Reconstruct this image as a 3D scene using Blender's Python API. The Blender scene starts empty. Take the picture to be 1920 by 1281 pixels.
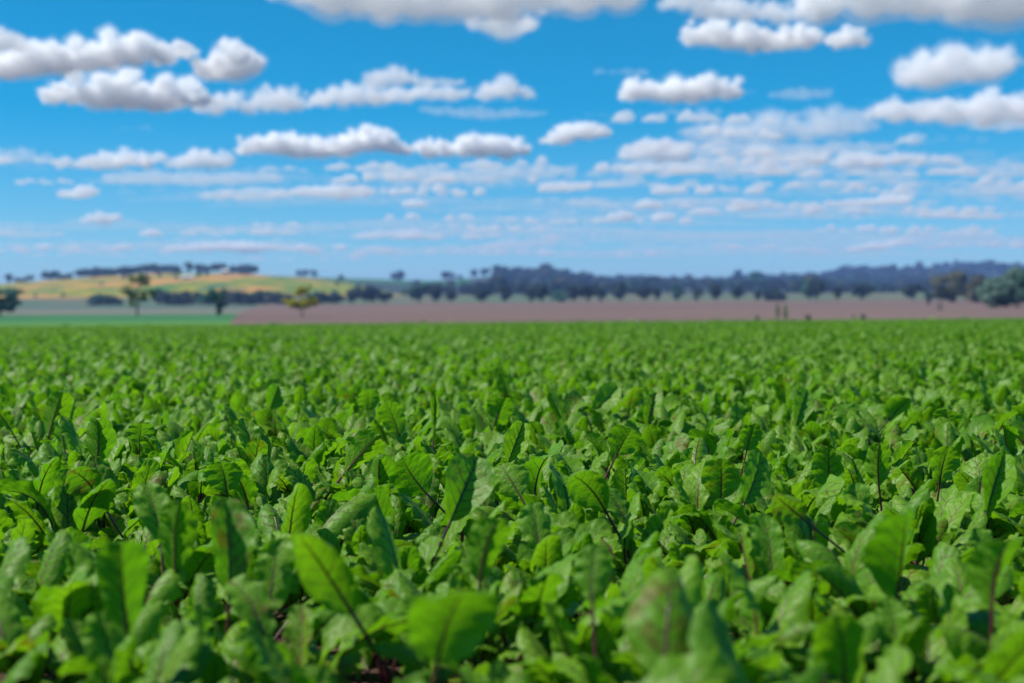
import bpy, math, random
import numpy as np
from mathutils import Vector, Matrix, Euler

S = bpy.context.scene
COL = S.collection
R = math.radians
random.seed(7)

# ------------------------------------------------------------------ camera, sky, sun, exposure
W0, H0, FPX = 1920.0, 1281.0, 2667.0
CZ = 0.66
HORIZON = 600.0
cam_data = bpy.data.cameras.new('camera')
cam = bpy.data.objects.new('camera', cam_data)
COL.objects.link(cam)
cam_data.sensor_width = 36.0
cam_data.lens = 50.0
cam_data.clip_start = 0.05
cam_data.clip_end = 80000.0
cam_data.dof.use_dof = True
cam_data.dof.focus_distance = 4.1
cam_data.dof.aperture_fstop = 2.5
cam_data.dof.aperture_blades = 9
PITCH = math.atan((HORIZON - H0 / 2) / FPX)          # negative = looking down
cam.location = (0, 0, CZ)
cam.rotation_euler = (Matrix.Rotation(R(90) + PITCH, 3, 'X') @ Matrix.Rotation(R(-0.46), 3, 'Z')).to_euler()
S.camera = cam
CAM_M = cam.rotation_euler.to_matrix()

SUN_EL, SUN_AZ = 52.0, -94.0      # azimuth measured from the view direction (+Y), negative = to the left
world = bpy.data.worlds.new('World')
S.world = world
world.use_nodes = True
wn, wl = world.node_tree.nodes, world.node_tree.links
wn.clear()
wo = wn.new('ShaderNodeOutputWorld')
bg = wn.new('ShaderNodeBackground')
sky = wn.new('ShaderNodeTexSky')
sky.sky_type = 'NISHITA'
sky.sun_disc = False
sky.sun_elevation = R(SUN_EL)
sky.sun_rotation = R(SUN_AZ)
sky.air_density = 0.75
sky.dust_density = 0.04
sky.ozone_density = 5.0
hs = wn.new('ShaderNodeHueSaturation')
hs.inputs['Saturation'].default_value = 1.52
hs.inputs['Value'].default_value = 1.0
hs.inputs['Hue'].default_value = 0.480
bg.inputs['Strength'].default_value = 0.088
wl.new(sky.outputs[0], hs.inputs['Color'])
wl.new(hs.outputs[0], bg.inputs[0])
wl.new(bg.outputs[0], wo.inputs[0])

sun_d = bpy.data.lights.new('sun', 'SUN')
sun = bpy.data.objects.new('sun', sun_d)
COL.objects.link(sun)
sun_d.energy = 4.6
sun_d.angle = R(0.53)
sun_d.color = (1.0, 0.94, 0.85)
sd = Vector((math.sin(R(SUN_AZ)) * math.cos(R(SUN_EL)), math.cos(R(SUN_AZ)) * math.cos(R(SUN_EL)), math.sin(R(SUN_EL))))
sun.rotation_euler = sd.to_track_quat('Z', 'Y').to_euler()

S.view_settings.view_transform = 'Standard'
S.view_settings.look = 'None'
S.view_settings.exposure = 0.56
S.view_settings.gamma = 1.0
S.view_settings.use_curve_mapping = False
S.render.engine = 'CYCLES'
S.cycles.use_denoising = True
S.cycles.max_bounces = 14
S.cycles.diffuse_bounces = 3
S.cycles.glossy_bounces = 2
S.cycles.transmission_bounces = 5
S.cycles.transparent_max_bounces = 8
S.cycles.volume_bounces = 12
S.cycles.sample_clamp_indirect = 6.0
S.cycles.caustics_reflective = False
S.cycles.caustics_refractive = False


# ------------------------------------------------------------------ helpers
def pixel_ray(px, py):
    d = CAM_M @ Vector(((px - W0 / 2) / FPX, -(py - H0 / 2) / FPX, -1.0))
    return d / d.y


def at(px, py, y):
    """Point seen at a pixel of the 1920 x 1281 photograph, y metres away."""
    d = pixel_ray(px, py)
    return Vector((d.x * y, y, CZ + d.z * y))


def tag(o, label=None, cat=None, group=None, kind=None):
    if label: o['label'] = label
    if cat: o['category'] = cat
    if group: o['group'] = group
    if kind: o['kind'] = kind
    return o


def link(name, me, parent=None, loc=None):
    o = bpy.data.objects.new(name, me)
    COL.objects.link(o)
    if parent is not None: o.parent = parent
    if loc is not None: o.location = loc
    return o


def empty(name, loc):
    return link(name, None, None, loc)


def mesh(name, verts, faces, mats=(), smooth=True):
    me = bpy.data.meshes.new(name)
    me.from_pydata(verts if isinstance(verts, list) else verts.tolist(), [], faces if isinstance(faces, list) else faces.tolist())
    for m in mats: me.materials.append(m)
    if smooth: me.polygons.foreach_set('use_smooth', [True] * len(me.polygons))
    me.update()
    return me


def grid_faces(rows, cols, off=0):
    i = np.arange(rows - 1)[:, None] * cols + np.arange(cols - 1)[None, :] + off
    return np.stack([i, i + 1, i + cols + 1, i + cols], -1).reshape(-1, 4)


def tube(path, radii, sides=6, flat=1.0):
    """Tapered closed tube along a path; returns verts, faces."""
    path = np.asarray(path, float)
    n = len(path)
    t = np.gradient(path, axis=0)
    t /= np.linalg.norm(t, axis=1)[:, None] + 1e-9
    ref = np.array([0.0, 1.0, 0.0])
    if abs(t[:, 1]).mean() > 0.8: ref = np.array([1.0, 0, 0])
    b = np.cross(t, ref); b /= np.linalg.norm(b, axis=1)[:, None] + 1e-9
    c = np.cross(t, b)
    a = np.linspace(0, 2 * math.pi, sides, endpoint=False)
    r = np.asarray(radii, float)[:, None, None]
    v = path[:, None, :] + r * (np.cos(a)[None, :, None] * b[:, None, :] * flat + np.sin(a)[None, :, None] * c[:, None, :])
    v = v.reshape(-1, 3)
    f = []
    for k in range(n - 1):
        for s in range(sides):
            s2 = (s + 1) % sides
            f.append((k * sides + s, k * sides + s2, (k + 1) * sides + s2, (k + 1) * sides + s))
    f.append(tuple(range(sides))[::-1])
    f.append(tuple((n - 1) * sides + s for s in range(sides)))
    return v, f


class Nodes:
    """Small helper to write shader trees."""
    def __init__(self, name):
        self.m = bpy.data.materials.new(name)
        self.m.use_nodes = True
        self.n, self.l = self.m.node_tree.nodes, self.m.node_tree.links
        self.n.clear()
        self.out = self.n.new('ShaderNodeOutputMaterial')

    def add(self, typ, **kw):
        nd = self.n.new(typ)
        for k, v in kw.items(): setattr(nd, k, v)
        return nd

    def put(self, sock, val):
        if hasattr(val, 'is_output') or isinstance(val, bpy.types.NodeSocket): self.l.new(val, sock)
        else: sock.default_value = val

    def math(self, op, a, b=None, c=None, clamp=False):
        nd = self.add('ShaderNodeMath', operation=op, use_clamp=clamp)
        self.put(nd.inputs[0], a)
        if b is not None: self.put(nd.inputs[1], b)
        if c is not None: self.put(nd.inputs[2], c)
        return nd.outputs[0]

    def mix(self, f, a, b):
        nd = self.add('ShaderNodeMix', data_type='RGBA')
        self.put(nd.inputs[0], f)
        self.put(nd.inputs[6], (*a, 1) if isinstance(a, tuple) else a)
        self.put(nd.inputs[7], (*b, 1) if isinstance(b, tuple) else b)
        return nd.outputs[2]

    def noise(self, vec, scale, detail=3.0, rough=0.55):
        nd = self.add('ShaderNodeTexNoise')
        nd.inputs['Scale'].default_value = scale
        nd.inputs['Detail'].default_value = detail
        nd.inputs['Roughness'].default_value = rough
        if vec is not None: self.l.new(vec, nd.inputs['Vector'])
        return nd.outputs[0]

    def step(self, x, lo, hi):
        nd = self.add('ShaderNodeMapRange', interpolation_type='SMOOTHSTEP')
        self.put(nd.inputs[0], x); self.put(nd.inputs[1], lo); self.put(nd.inputs[2], hi)
        return nd.outputs[0]

    def principled(self, color, rough=0.6, spec=0.5, normal=None):
        p = self.add('ShaderNodeBsdfPrincipled')
        self.put(p.inputs['Base Color'], (*color, 1) if isinstance(color, tuple) else color)
        self.put(p.inputs['Roughness'], rough)
        self.put(p.inputs['Specular IOR Level'], spec)
        if normal is not None: self.l.new(normal, p.inputs['Normal'])
        return p

    def finish(self, shader):
        self.l.new(shader.outputs[0], self.out.inputs['Surface'])
        return self.m


def mat_noise(name, cols, scale=1.0, rough=0.85, spec=0.2, detail=5.0, bump=0.0, coord='Object', stretch=None):
    """Matte material whose colour wanders between a few tones."""
    g = Nodes(name)
    tc = g.add('ShaderNodeTexCoord').outputs[coord]
    if stretch:
        mp_ = g.add('ShaderNodeMapping'); mp_.inputs['Scale'].default_value = stretch
        g.l.new(tc, mp_.inputs[0]); tc = mp_.outputs[0]
    nz = g.noise(tc, scale, detail, 0.6)
    cr = g.add('ShaderNodeValToRGB')
    e = cr.color_ramp.elements
    while len(e) < len(cols): e.new(0.5)
    for k, c in enumerate(cols):
        e[k].position = 0.3 + 0.4 * k / max(1, len(cols) - 1)
        e[k].color = (*c, 1)
    g.l.new(nz, cr.inputs[0])
    nrm = None
    if bump:
        b = g.add('ShaderNodeBump')
        b.inputs['Strength'].default_value = 0.8
        b.inputs['Distance'].default_value = bump
        g.l.new(g.noise(tc, scale * 3, 6), b.inputs['Height'])
        nrm = b.outputs[0]
    return g.finish(g.principled(cr.outputs[0], rough, spec, nrm))


# ------------------------------------------------------------------ clouds
CLOUD_ALT = 1000.0


def cloud_material(name, dens):
    g = Nodes(name)
    vs = g.add('ShaderNodeVolumeScatter')
    vs.inputs['Color'].default_value = (0.995, 0.995, 0.995, 1)
    vs.inputs['Density'].default_value = dens
    vs.inputs['Anisotropy'].default_value = 0.1
    g.l.new(vs.outputs[0], g.out.inputs['Volume'])
    g.m.cycles.homogeneous_volume = True
    return g.m


CM = {'thick': cloud_material('thick_cloud', 0.034), 'mid': cloud_material('grey_cloud', 0.013), 'thin': cloud_material('thin_cloud', 0.0034), 'veil': cloud_material('veil_cloud', 0.0009),
      'thick_skin': cloud_material('cloud_skin', 0.0048), 'mid_skin': cloud_material('grey_cloud_skin', 0.0028), 'thin_skin': cloud_material('thin_cloud_skin', 0.0014)}
ico_me = bpy.data.meshes.new('lump')
import bmesh
bm = bmesh.new(); bmesh.ops.create_icosphere(bm, subdivisions=2, radius=1.0); bm.to_mesh(ico_me)
ICO_V = np.array([v.co for v in bm.verts]); ICO_F = np.array([[v.index for v in f.verts] for f in bm.faces]); bm.free()


def sines(p, seed, octaves=3):
    """Cheap smooth noise in three dimensions, about -1 .. 1."""
    r = np.random.default_rng(seed)
    out = np.zeros(len(p)); amp = 1.0; fr = 1.0; tot = 0
    for o in range(octaves):
        for _ in range(3):
            k = r.normal(size=3) * fr; ph = r.uniform(0, 6.28, 3)
            w = p * fr
            out += amp / 3 * np.sin(w @ k / fr + ph[0] + 1.3 * np.sin(w @ r.normal(size=3) + ph[1]))
        tot += amp; amp *= 0.5; fr *= 2.1
    return out / tot


def cloud_mesh(prof_list, seed, mat, depth=1.3, smooth_bits=1.0, vox=0.20, pix=2.2, swell=1.0):
    """A closed cloud body from silhouettes [(px, top, bottom), ...] seen at the height of the cloud base."""
    rng = np.random.default_rng(seed)
    V, F, off = [], [], 0
    hs_ = []
    cen = []
    for prof in prof_list:
        a = np.array(prof, float)
        bot = np.median(a[:, 2])
        Y = CLOUD_ALT / ((HORIZON - bot) / FPX)
        hmax = (a[:, 2] - a[:, 1]).max()
        x = a[0, 0]
        while x < a[-1, 0]:
            t, b = np.interp(x, a[:, 0], a[:, 1]), np.interp(x, a[:, 0], a[:, 2])
            hh_ = b - t
            t += hh_ * rng.uniform(-.10, .22); b += hh_ * rng.uniform(-.16, .10)
            h = max(b - t, 4.0)
            lumps = [(x, (t + b) / 2 + h * .12, h * .38, 0.0)]
            for _ in range(9):
                r_ = h * rng.uniform(.12, .30)
                lumps.append((x + rng.uniform(-.4, .4) * h, t + r_ * 0.9 + rng.random() * max(0.0, b - t - r_ * 1.9), r_, rng.uniform(-.9, .9)))
            for (lx, ly, lr, dy) in lumps:
                s_ = Y / FPX
                P = at(lx, ly, Y)
                P.y += dy * hmax * s_ * depth * 0.5
                rad = np.array([lr * s_ * rng.uniform(1.0, 1.35), lr * s_ * depth * rng.uniform(1.0, 1.5), lr * s_]) * swell
                V.append(ICO_V * rad + np.array(P)); F.append(ICO_F + off); off += len(ICO_V)
                hs_.append(lr * s_); cen.append(tuple(P))
            x += h * 0.42
    V, F = np.concatenate(V), np.concatenate(F)
    c = V.mean(0)
    me = mesh('cloud', V - c, F, [mat])
    tmp = bpy.data.objects.new('cloud_tmp', me)
    COL.objects.link(tmp)
    md = tmp.modifiers.new('r', 'REMESH')
    md.mode = 'VOXEL'
    scale = np.percentile(hs_, 70)
    md.voxel_size = max(scale * vox, Y / FPX * pix)
    dg = bpy.context.evaluated_depsgraph_get()
    out = bpy.data.meshes.new_from_object(tmp.evaluated_get(dg))
    bpy.data.objects.remove(tmp)
    bpy.data.meshes.remove(me)
    n = len(out.vertices)
    co = np.empty(n * 3); out.vertices.foreach_get('co', co); co = co.reshape(-1, 3)
    no = np.empty(n * 3); out.vertices.foreach_get('normal', no); no = no.reshape(-1, 3)
    nz = sines(co / (scale * 0.55), seed, 4)
    low = np.clip((no[:, 2] + 0.6) / 1.0, 0.25, 1)[:, None]
    co += no * (nz * scale * 0.42)[:, None] * low * smooth_bits
    out.vertices.foreach_set('co', co.ravel())
    out.polygons.foreach_set('use_smooth', [True] * len(out.polygons))
    out.materials.clear(); out.materials.append(mat)
    out.update()
    return out, Vector(c)


CLOUDS = [
    ('thick', 'long cloud at the upper left, bright at its left end with a grey tail', [[(-90, 95, 150), (-40, 85, 152), (0, 92, 148), (30, 80, 146), (55, 64, 144), (120, 60, 142), (200, 60, 134), (280, 64, 124), (330, 76, 116), (365, 86, 108)]]),
    ('mid', 'grey cloud in the upper left corner behind the long cloud', [[(-90, 28, 100), (0, 38, 100), (28, 50, 98), (46, 62, 90)]]),
    ('thick', 'long flat-bottomed white cloud with humps below the grey tail', [[(82, 174, 194), (98, 158, 197), (118, 152, 199), (136, 162, 201), (160, 142, 202), (190, 134, 204), (230, 133, 205), (265, 138, 207), (300, 150, 208), (325, 138, 208), (345, 130, 207), (368, 138, 205), (388, 164, 200)]]),
    ('thick', 'small bright puff cloud alone above the humped white cloud', [[(373, 108, 142), (388, 106, 150), (405, 94, 154), (425, 84, 155), (445, 76, 155), (462, 90, 153), (486, 100, 142)], [(430, 74, 130), (458, 75, 130)]]),
    ('mid', 'ragged pale cloud trailing right from the humped white cloud', [[(368, 190, 212), (400, 162, 214), (425, 166, 214), (450, 174, 214), (480, 184, 214)], [(484, 168, 206), (510, 160, 210), (535, 156, 211), (560, 172, 208)]]),
    ('mid', 'long pale cloud with a raised block, centre of the upper sky', [[(578, 184, 204), (600, 160, 204), (625, 153, 203), (660, 154, 200), (700, 156, 197), (760, 156, 195), (850, 158, 190), (880, 164, 187)], [(697, 130, 165), (720, 126, 165), (745, 125, 165), (770, 132, 162), (812, 148, 162), (840, 146, 162), (868, 148, 160)], [(892, 166, 184), (920, 150, 187), (945, 139, 188), (965, 142, 188), (985, 162, 187), (1000, 172, 184)]]),
    ('thin', 'thin streak of cloud under the long pale cloud', [[(786, 201, 211), (810, 195, 216), (860, 200, 220), (905, 198, 224), (945, 200, 225), (990, 206, 221), (1030, 208, 215)]]),
    ('thick', 'bright white cloud with a high crown, left of the middle', [[(446, 280, 291), (470, 254, 292), (500, 245, 292), (540, 247, 294), (575, 257, 295), (600, 255, 296), (640, 248, 295), (672, 236, 293), (700, 234, 292), (728, 243, 290), (768, 268, 288)]]),
    ('thick', 'bright flat-topped white cloud just right of the high-crowned one', [[(786, 266, 288), (805, 254, 296), (850, 256, 298), (890, 256, 299), (920, 250, 300), (945, 252, 299), (972, 256, 297), (992, 276, 294)]]),
    ('thick', 'small white dome-shaped cloud alone in the middle of the sky', [[(1013, 262, 270), (1035, 248, 271), (1058, 230, 270), (1080, 222, 269), (1105, 226, 267), (1142, 240, 261)]]),
    ('mid', 'pale loaf-shaped cloud at the left below the humped one', [[(112, 295, 319), (128, 292, 318), (142, 302, 318), (165, 292, 319), (190, 282, 317), (235, 277, 313), (280, 278, 311), (316, 290, 304)]]),
    ('mid', 'pale cloud right of the loaf-shaped one', [[(314, 304, 317), (345, 284, 317), (370, 276, 317), (400, 275, 315), (424, 280, 312), (440, 290, 308)]]),
    ('mid', 'huge grey cloud cut off by the top of the view, centre', [[(520, -70, 2), (560, -80, 14), (605, -80, 38), (700, -90, 41), (780, -90, 48), (850, -90, 40), (960, -90, 42), (1060, -80, 45), (1120, -80, 34), (1195, -60, 12)], [(888, 20, 58), (925, 20, 72), (965, 25, 80), (995, 28, 62)]]),
    ('thick', 'brilliant white bar-shaped cloud at the upper right', [[(1290, 54, 78), (1302, 38, 90), (1330, 36, 95), (1365, 40, 96), (1385, 32, 96), (1420, 46, 96), (1480, 46, 96), (1532, 47, 90)], [(1556, 62, 86), (1580, 50, 90), (1600, 50, 92), (1630, 68, 88)]]),
    ('mid', 'grey cloud sitting on top of the brilliant white bar', [[(1262, -30, 18), (1330, -25, 38), (1400, -10, 42), (1440, 0, 45), (1480, -5, 46), (1530, -25, 44)]]),
    ('mid', 'dull grey-blue cloud along the top edge at the far right', [[(1550, -80, 36), (1650, -90, 38), (1750, -90, 36), (1850, -90, 44), (1990, -90, 48)]]),
    ('thick', 'bright white two-humped cloud alone right of the middle', [[(1164, 172, 188), (1180, 143, 190), (1200, 144, 190), (1220, 156, 190), (1240, 148, 191), (1280, 140, 192), (1330, 137, 191), (1362, 142, 190), (1384, 168, 188)]]),
    ('mid', 'fat grey-white cloud at the right edge of the upper sky', [[(1690, 130, 162), (1710, 100, 167), (1740, 92, 168), (1780, 92, 167), (1815, 82, 165), (1845, 74, 160), (1875, 82, 152), (1897, 104, 140)]]),
    ('mid', 'long cloud bank running off the right edge under the fat one', [[(1632, 200, 224), (1662, 184, 228), (1720, 182, 231), (1760, 174, 232), (1820, 166, 234), (1850, 162, 234), (1900, 168, 234), (1990, 166, 234)]]),
    ('thin', 'faint small cloud floating right of the two-humped one', [[(1446, 172, 184), (1470, 165, 187), (1500, 162, 187), (1560, 168, 184)]]),
    ('thin', 'wide ragged grey cloud sheet below the two-humped cloud', [[(1285, 236, 262), (1340, 218, 268), (1400, 212, 270), (1450, 206, 270), (1500, 204, 268), (1560, 194, 264), (1600, 200, 260), (1640, 208, 258)]]),
    ('mid', 'small bright-headed cloud at the left end of the right-hand cloud bands', [[(1166, 276, 298), (1185, 266, 304), (1210, 258, 304), (1240, 254, 304), (1265, 262, 302), (1290, 276, 300)]]),
    ('mid', 'row of knobbly white clouds in the right-hand middle sky', [[(1440, 290, 304), (1475, 286, 306), (1530, 278, 308), (1555, 284, 308)], [(1566, 294, 314), (1590, 280, 316), (1612, 284, 318), (1640, 280, 318), (1664, 286, 316)], [(1674, 284, 306), (1700, 286, 308), (1735, 288, 308)], [(1750, 286, 308), (1775, 290, 312), (1802, 300, 312)]]),
    ('mid', 'small round cloud above the row of knobbly ones', [[(1684, 260, 272), (1704, 248, 274), (1722, 254, 274)]]),
    ('thin', 'pale cloud fragment cut by the left edge', [[(-60, 280, 312), (0, 284, 316), (30, 276, 312), (70, 278, 306), (95, 290, 300)]]),
    ('mid', 'small white almond-shaped cloud low at the left', [[(152, 410, 418), (175, 398, 420), (200, 393, 420), (226, 402, 416)]]),
    ('mid', 'low white cloud bar just over the hills at the left', [[(312, 458, 470), (350, 456, 472), (420, 452, 474), (480, 450, 474), (542, 458, 470)]]),
]
for k, (m, lab, prof) in enumerate(CLOUDS):
    me, c = cloud_mesh(prof, 40 + k, CM[m + '_skin'], swell=1.18, smooth_bits=2.2)
    o = tag(link('cloud', me, None, c), lab, 'cloud', 'clouds over the field')
    me, c2 = cloud_mesh(prof, 40 + k, CM[m], swell=0.80, smooth_bits=1.3)
    link('core', me, o, c2 - c)

# the faint bands of small far clouds: one mass
BANDS = [
    ('thin', [[(700, 318, 338), (760, 306, 342), (850, 314, 342), (930, 306, 338), (1000, 306, 332), (1082, 310, 328)]]),
    ('mid', [[(545, 352, 366), (600, 347, 372), (660, 346, 374), (700, 350, 366)]]),
    ('mid', [[(1012, 346, 360), (1050, 339, 362), (1106, 340, 356)]]),
    ('mid', [[(112, 358, 370), (150, 347, 373), (174, 348, 368)]]),
    ('thin', [[(345, 430, 438), (385, 422, 440), (410, 430, 438)]]),
    ('thin', [[(668, 438, 446), (720, 429, 448), (770, 426, 450), (820, 440, 450)]]),
    ('mid', [[(1545, 380, 387), (1620, 370, 387), (1700, 360, 383)]]),
    ('mid', [[(1588, 464, 473), (1650, 452, 468), (1715, 445, 458)]]),
    ('mid', [[(1722, 396, 408), (1770, 394, 410), (1880, 402, 411)]]),
    ('thin', [[(-60, 430, 444), (20, 428, 446), (70, 434, 446), (120, 432, 444)]]),
    ('thin', [[(880, 462, 470), (950, 446, 466), (1040, 448, 462)]]),
    ('thin', [[(1070, 372, 386), (1110, 366, 388), (1130, 370, 384)]]),
    ('mid', [[(758, 376, 388), (780, 373, 390), (802, 378, 388)]]),
    ('thin', [[(1190, 300, 326), (1300, 290, 330), (1420, 300, 330), (1500, 306, 328)]]),
    ('thin', [[(1290, 262, 290), (1380, 258, 296), (1480, 268, 296), (1600, 262, 288), (1680, 268, 284)]]),
    ('thin', [[(1480, 335, 346), (1520, 332, 350), (1600, 336, 350), (1680, 330, 350), (1760, 340, 352)]]),
    ('thin', [[(1230, 372, 384), (1300, 366, 386), (1400, 368, 386), (1460, 374, 384)]]),
    ('thin', [[(1780, 350, 366), (1840, 340, 370), (1930, 342, 368), (2000, 346, 366)]]),
    ('thin', [[(1830, 312, 330), (1880, 304, 332), (1990, 306, 330)]]),
    ('thin', [[(1390, 400, 410), (1480, 394, 412), (1560, 398, 410)]]),
    ('thin', [[(1780, 436, 444), (1830, 430, 446), (1876, 438, 446)]]),
    ('thin', [[(1470, 464, 474), (1500, 460, 476), (1560, 468, 474)]]),
    ('thin', [[(200, 320, 345), (300, 318, 350), (420, 325, 350), (520, 318, 345)]]),
    ('thin', [[(380, 355, 375), (470, 345, 378), (540, 352, 372)]]),
    ('thin', [[(1800, 200, 240), (1880, 196, 246), (1990, 200, 246)]]),
]
brng = np.random.default_rng(77)


def puffs(xc, yb, wd, hh, n):
    out = []
    for x in np.linspace(xc - wd, xc + wd, n):
        x += brng.uniform(-.4, .4) * wd / n * 2
        w_, h_ = brng.uniform(.35, 1.0) * wd / n * 2.2 + 6, hh * brng.uniform(.5, 1.25)
        y_ = yb + brng.uniform(-.2, .2) * hh
        out.append([(x - w_ * .5, y_ - h_ * .3, y_), (x - w_ * .1, y_ - h_, y_ + 1), (x + w_ * .25, y_ - h_ * .8, y_ + 1), (x + w_ * .5, y_ - h_ * .3, y_)])
    return out


for k in range(110):
    yb = brng.uniform(300, 490)
    xc = brng.uniform(-60, 1980)
    if xc < 620 and yb < 440 and brng.random() < .65: continue
    wd = brng.uniform(40, 150)
    hh = brng.uniform(10, 21) * (1.2 - (yb - 300) / 300)
    BANDS.append((['mid', 'thin', 'mid', 'veil'][k % 4], puffs(xc, yb, wd, hh, int(brng.integers(3, 8)))))
for k in range(34):                   # broken grey layers right of the middle
    yb, xc = brng.uniform(215, 420), brng.uniform(1150, 2000)
    BANDS.append((['thin', 'veil', 'mid'][k % 3], puffs(xc, yb, brng.uniform(50, 150), brng.uniform(12, 26), int(brng.integers(4, 8)))))
for k in range(16):                   # torn fragments drifting near the larger clouds
    yb, xc = brng.uniform(60, 260), brng.uniform(0, 1950)
    BANDS.append((['veil', 'thin'][k % 2], puffs(xc, yb, brng.uniform(20, 60), brng.uniform(8, 16), int(brng.integers(2, 5)))))
for k in range(18):                    # wide blue-grey veils that the small clouds float in
    yb = [345, 390, 425, 455, 330, 370, 410, 440, 300, 470, 482, 400, 355, 435, 466, 380, 320, 448][k]
    xc = [420, 800, 1050, 1500, 1400, 1700, 1550, 760, 1560, 300, 1200, 1250, 1000, 250, 1750, 560, 1750, 1150][k]
    wd = [260, 420, 420, 480, 330, 340, 460, 500, 260, 420, 640, 500, 360, 380, 420, 330, 300, 560][k]
    prof = []
    for x in np.linspace(xc - wd, xc + wd, 14):
        e = 1 - abs((x - xc) / wd) ** 2
        prof.append((x, yb - 8 - 24 * e * brng.uniform(.4, 1.1), yb + 3 * brng.uniform(-1, 1)))
    BANDS.append(('veil', [prof]))
parts = []
for k, (m, prof) in enumerate(BANDS):
    me, c = cloud_mesh(prof, 400 + k, CM[m], depth=2.2, vox=0.34, pix=4.2)
    parts.append((m, me, c))
for m in ('mid', 'thin', 'veil'):
    V, F, off = [], [], 0
    for (mm, me, c) in parts:
        if mm != m: continue
        n = len(me.vertices); co = np.empty(n * 3); me.vertices.foreach_get('co', co)
        V.append(co.reshape(-1, 3) + np.array(c))
        li = np.empty(len(me.loops), np.int32); me.loops.foreach_get('vertex_index', li)
        F.append(li.reshape(-1, 4) + off); off += n
    o = link('distant_clouds', mesh('distant_clouds', np.concatenate(V), np.concatenate(F), [CM[m]]))
    tag(o, {'mid': 'small white clouds in bands low over the horizon', 'thin': 'thin pale cloud streaks low over the horizon', 'veil': 'faint veils of cloud low over the horizon'}[m], 'clouds', None, 'stuff')
for (mm, me, c) in parts: bpy.data.meshes.remove(me)

# ------------------------------------------------------------------ terrain
# Control rows: at y metres ahead, the height of the land given as picture heights (px, py) of that row.
FIELD_END = 175.0
ROWS = [
    (800.0, [(-900, 575), (0, 574), (430, 573), (900, 568), (1500, 565), (1920, 562), (2800, 560)]),
    (1250.0, [(-900, 562), (0, 559), (300, 558), (900, 553), (1500, 550), (1920, 548), (2800, 545)]),
    (2000.0, [(-900, 552), (-200, 541), (0, 533), (100, 525), (200, 517), (300, 512), (400, 512), (480, 515), (540, 520), (650, 529), (780, 537), (900, 540), (1920, 537), (2800, 534)]),
    (2700.0, [(-900, 552), (0, 538), (400, 520), (500, 518.5), (600, 521.5), (700, 524), (780, 527), (840, 526), (900, 520), (960, 515), (1040, 514), (1085, 521), (1150, 528), (1300, 534), (1920, 530), (2800, 527)]),
    (3900.0, [(-900, 556), (0, 543), (800, 538), (1000, 535), (1100, 533), (1250, 532), (1400, 529), (1500, 522), (1600, 514), (1700, 508), (1800, 504), (1920, 501), (2100, 499), (2800, 503)]),
    (6000.0, [(-900, 585), (2800, 585)]),
    (9000.0, [(-900, 598), (2800, 598)]),
]
_ys = [-400.0, FIELD_END, FIELD_END + 25]
_prof = [None, None, None]
for y, pts in ROWS:
    P = [at(px, py, y) for px, py in pts]
    _ys.append(y)
    _prof.append((np.array([p.x for p in P]), np.array([p.z for p in P])))
_ys = np.array(_ys)


def land(x, y):
    """Height of the land (metres)."""
    k = int(np.clip(np.searchsorted(_ys, y) - 1, 0, len(_ys) - 2))
    f = min(max((y - _ys[k]) / (_ys[k + 1] - _ys[k]), 0.0), 1.0)
    def z(i):
        if _prof[i] is None: return 0.0
        return float(np.interp(x * _ys[i] / max(y, 1.0), *_prof[i]))
    a, b = z(k), z(k + 1)
    if _ys[k] >= 800: f = f * f * (3 - 2 * f) * 0.6 + f * 0.4
    return a + (b - a) * f


def sheet(name, ylist, left, right, mat, nx=90, lift=0.0):
    """Piece of the land between two side lines, left(y) .. right(y)."""
    v = []
    for y in ylist:
        for x in np.linspace(left(y), right(y), nx):
            v.append((x, y, land(x, y) + lift))
    me = mesh(name, v, grid_faces(len(ylist), nx), [mat])
    o = link(name, me)
    return tag(o, kind='structure')


soil = mat_noise('dark_soil', [(0.030, 0.018, 0.013), (0.055, 0.034, 0.024), (0.085, 0.055, 0.038)], 9.0, 0.95, 0.1, 8, 0.02)
plough = mat_noise('ploughed_soil', [(0.085, 0.056, 0.044), (0.135, 0.090, 0.078), (0.160, 0.112, 0.098), (0.205, 0.130, 0.112)], 0.02, 0.95, 0.1, 8, 0.0, stretch=(0.35, 3.2, 1.0))
drygrass = mat_noise('dry_pasture', [(0.07, 0.14, 0.07), (0.15, 0.12, 0.085), (0.06, 0.13, 0.07), (0.20, 0.12, 0.09)], 0.012, 0.9, 0.1, 5)
forestfloor = mat_noise('forest_floor', [(0.022, 0.036, 0.036), (0.032, 0.045, 0.045), (0.05, 0.075, 0.055), (0.07, 0.13, 0.075)], 0.012, 0.95, 0.1, 5)
ridgegreen = mat_noise('green_hillside', [(0.025, 0.10, 0.02), (0.04, 0.13, 0.02), (0.10, 0.17, 0.02)], 0.006, 0.9, 0.1, 4)

# strips of green pasture left of the ploughed land
g = Nodes('green_pasture')
sep = g.add('ShaderNodeSeparateXYZ')
g.l.new(g.add('ShaderNodeNewGeometry').outputs['Position'], sep.inputs[0])
nz = g.noise(g.add('ShaderNodeTexCoord').outputs['Object'], 0.03, 4)
yy = g.math('ADD', sep.outputs[1], g.math('MULTIPLY', nz, 60.0))
cr = g.add('ShaderNodeValToRGB')
el = cr.color_ramp.elements
stops = [(0.0, (0.095, 0.200, 0.030)), (0.085, (0.085, 0.200, 0.040)), (0.11, (0.040, 0.150, 0.050)), (0.22, (0.040, 0.140, 0.055)), (0.27, (0.14, 0.15, 0.11)), (0.42, (0.15, 0.145, 0.12)), (0.55, (0.07, 0.12, 0.09)), (1.0, (0.07, 0.12, 0.09))]
while len(el) < len(stops): el.new(0.5)
for e, (p, c) in zip(el, stops): e.position = p; e.color = (*c, 1)
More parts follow.
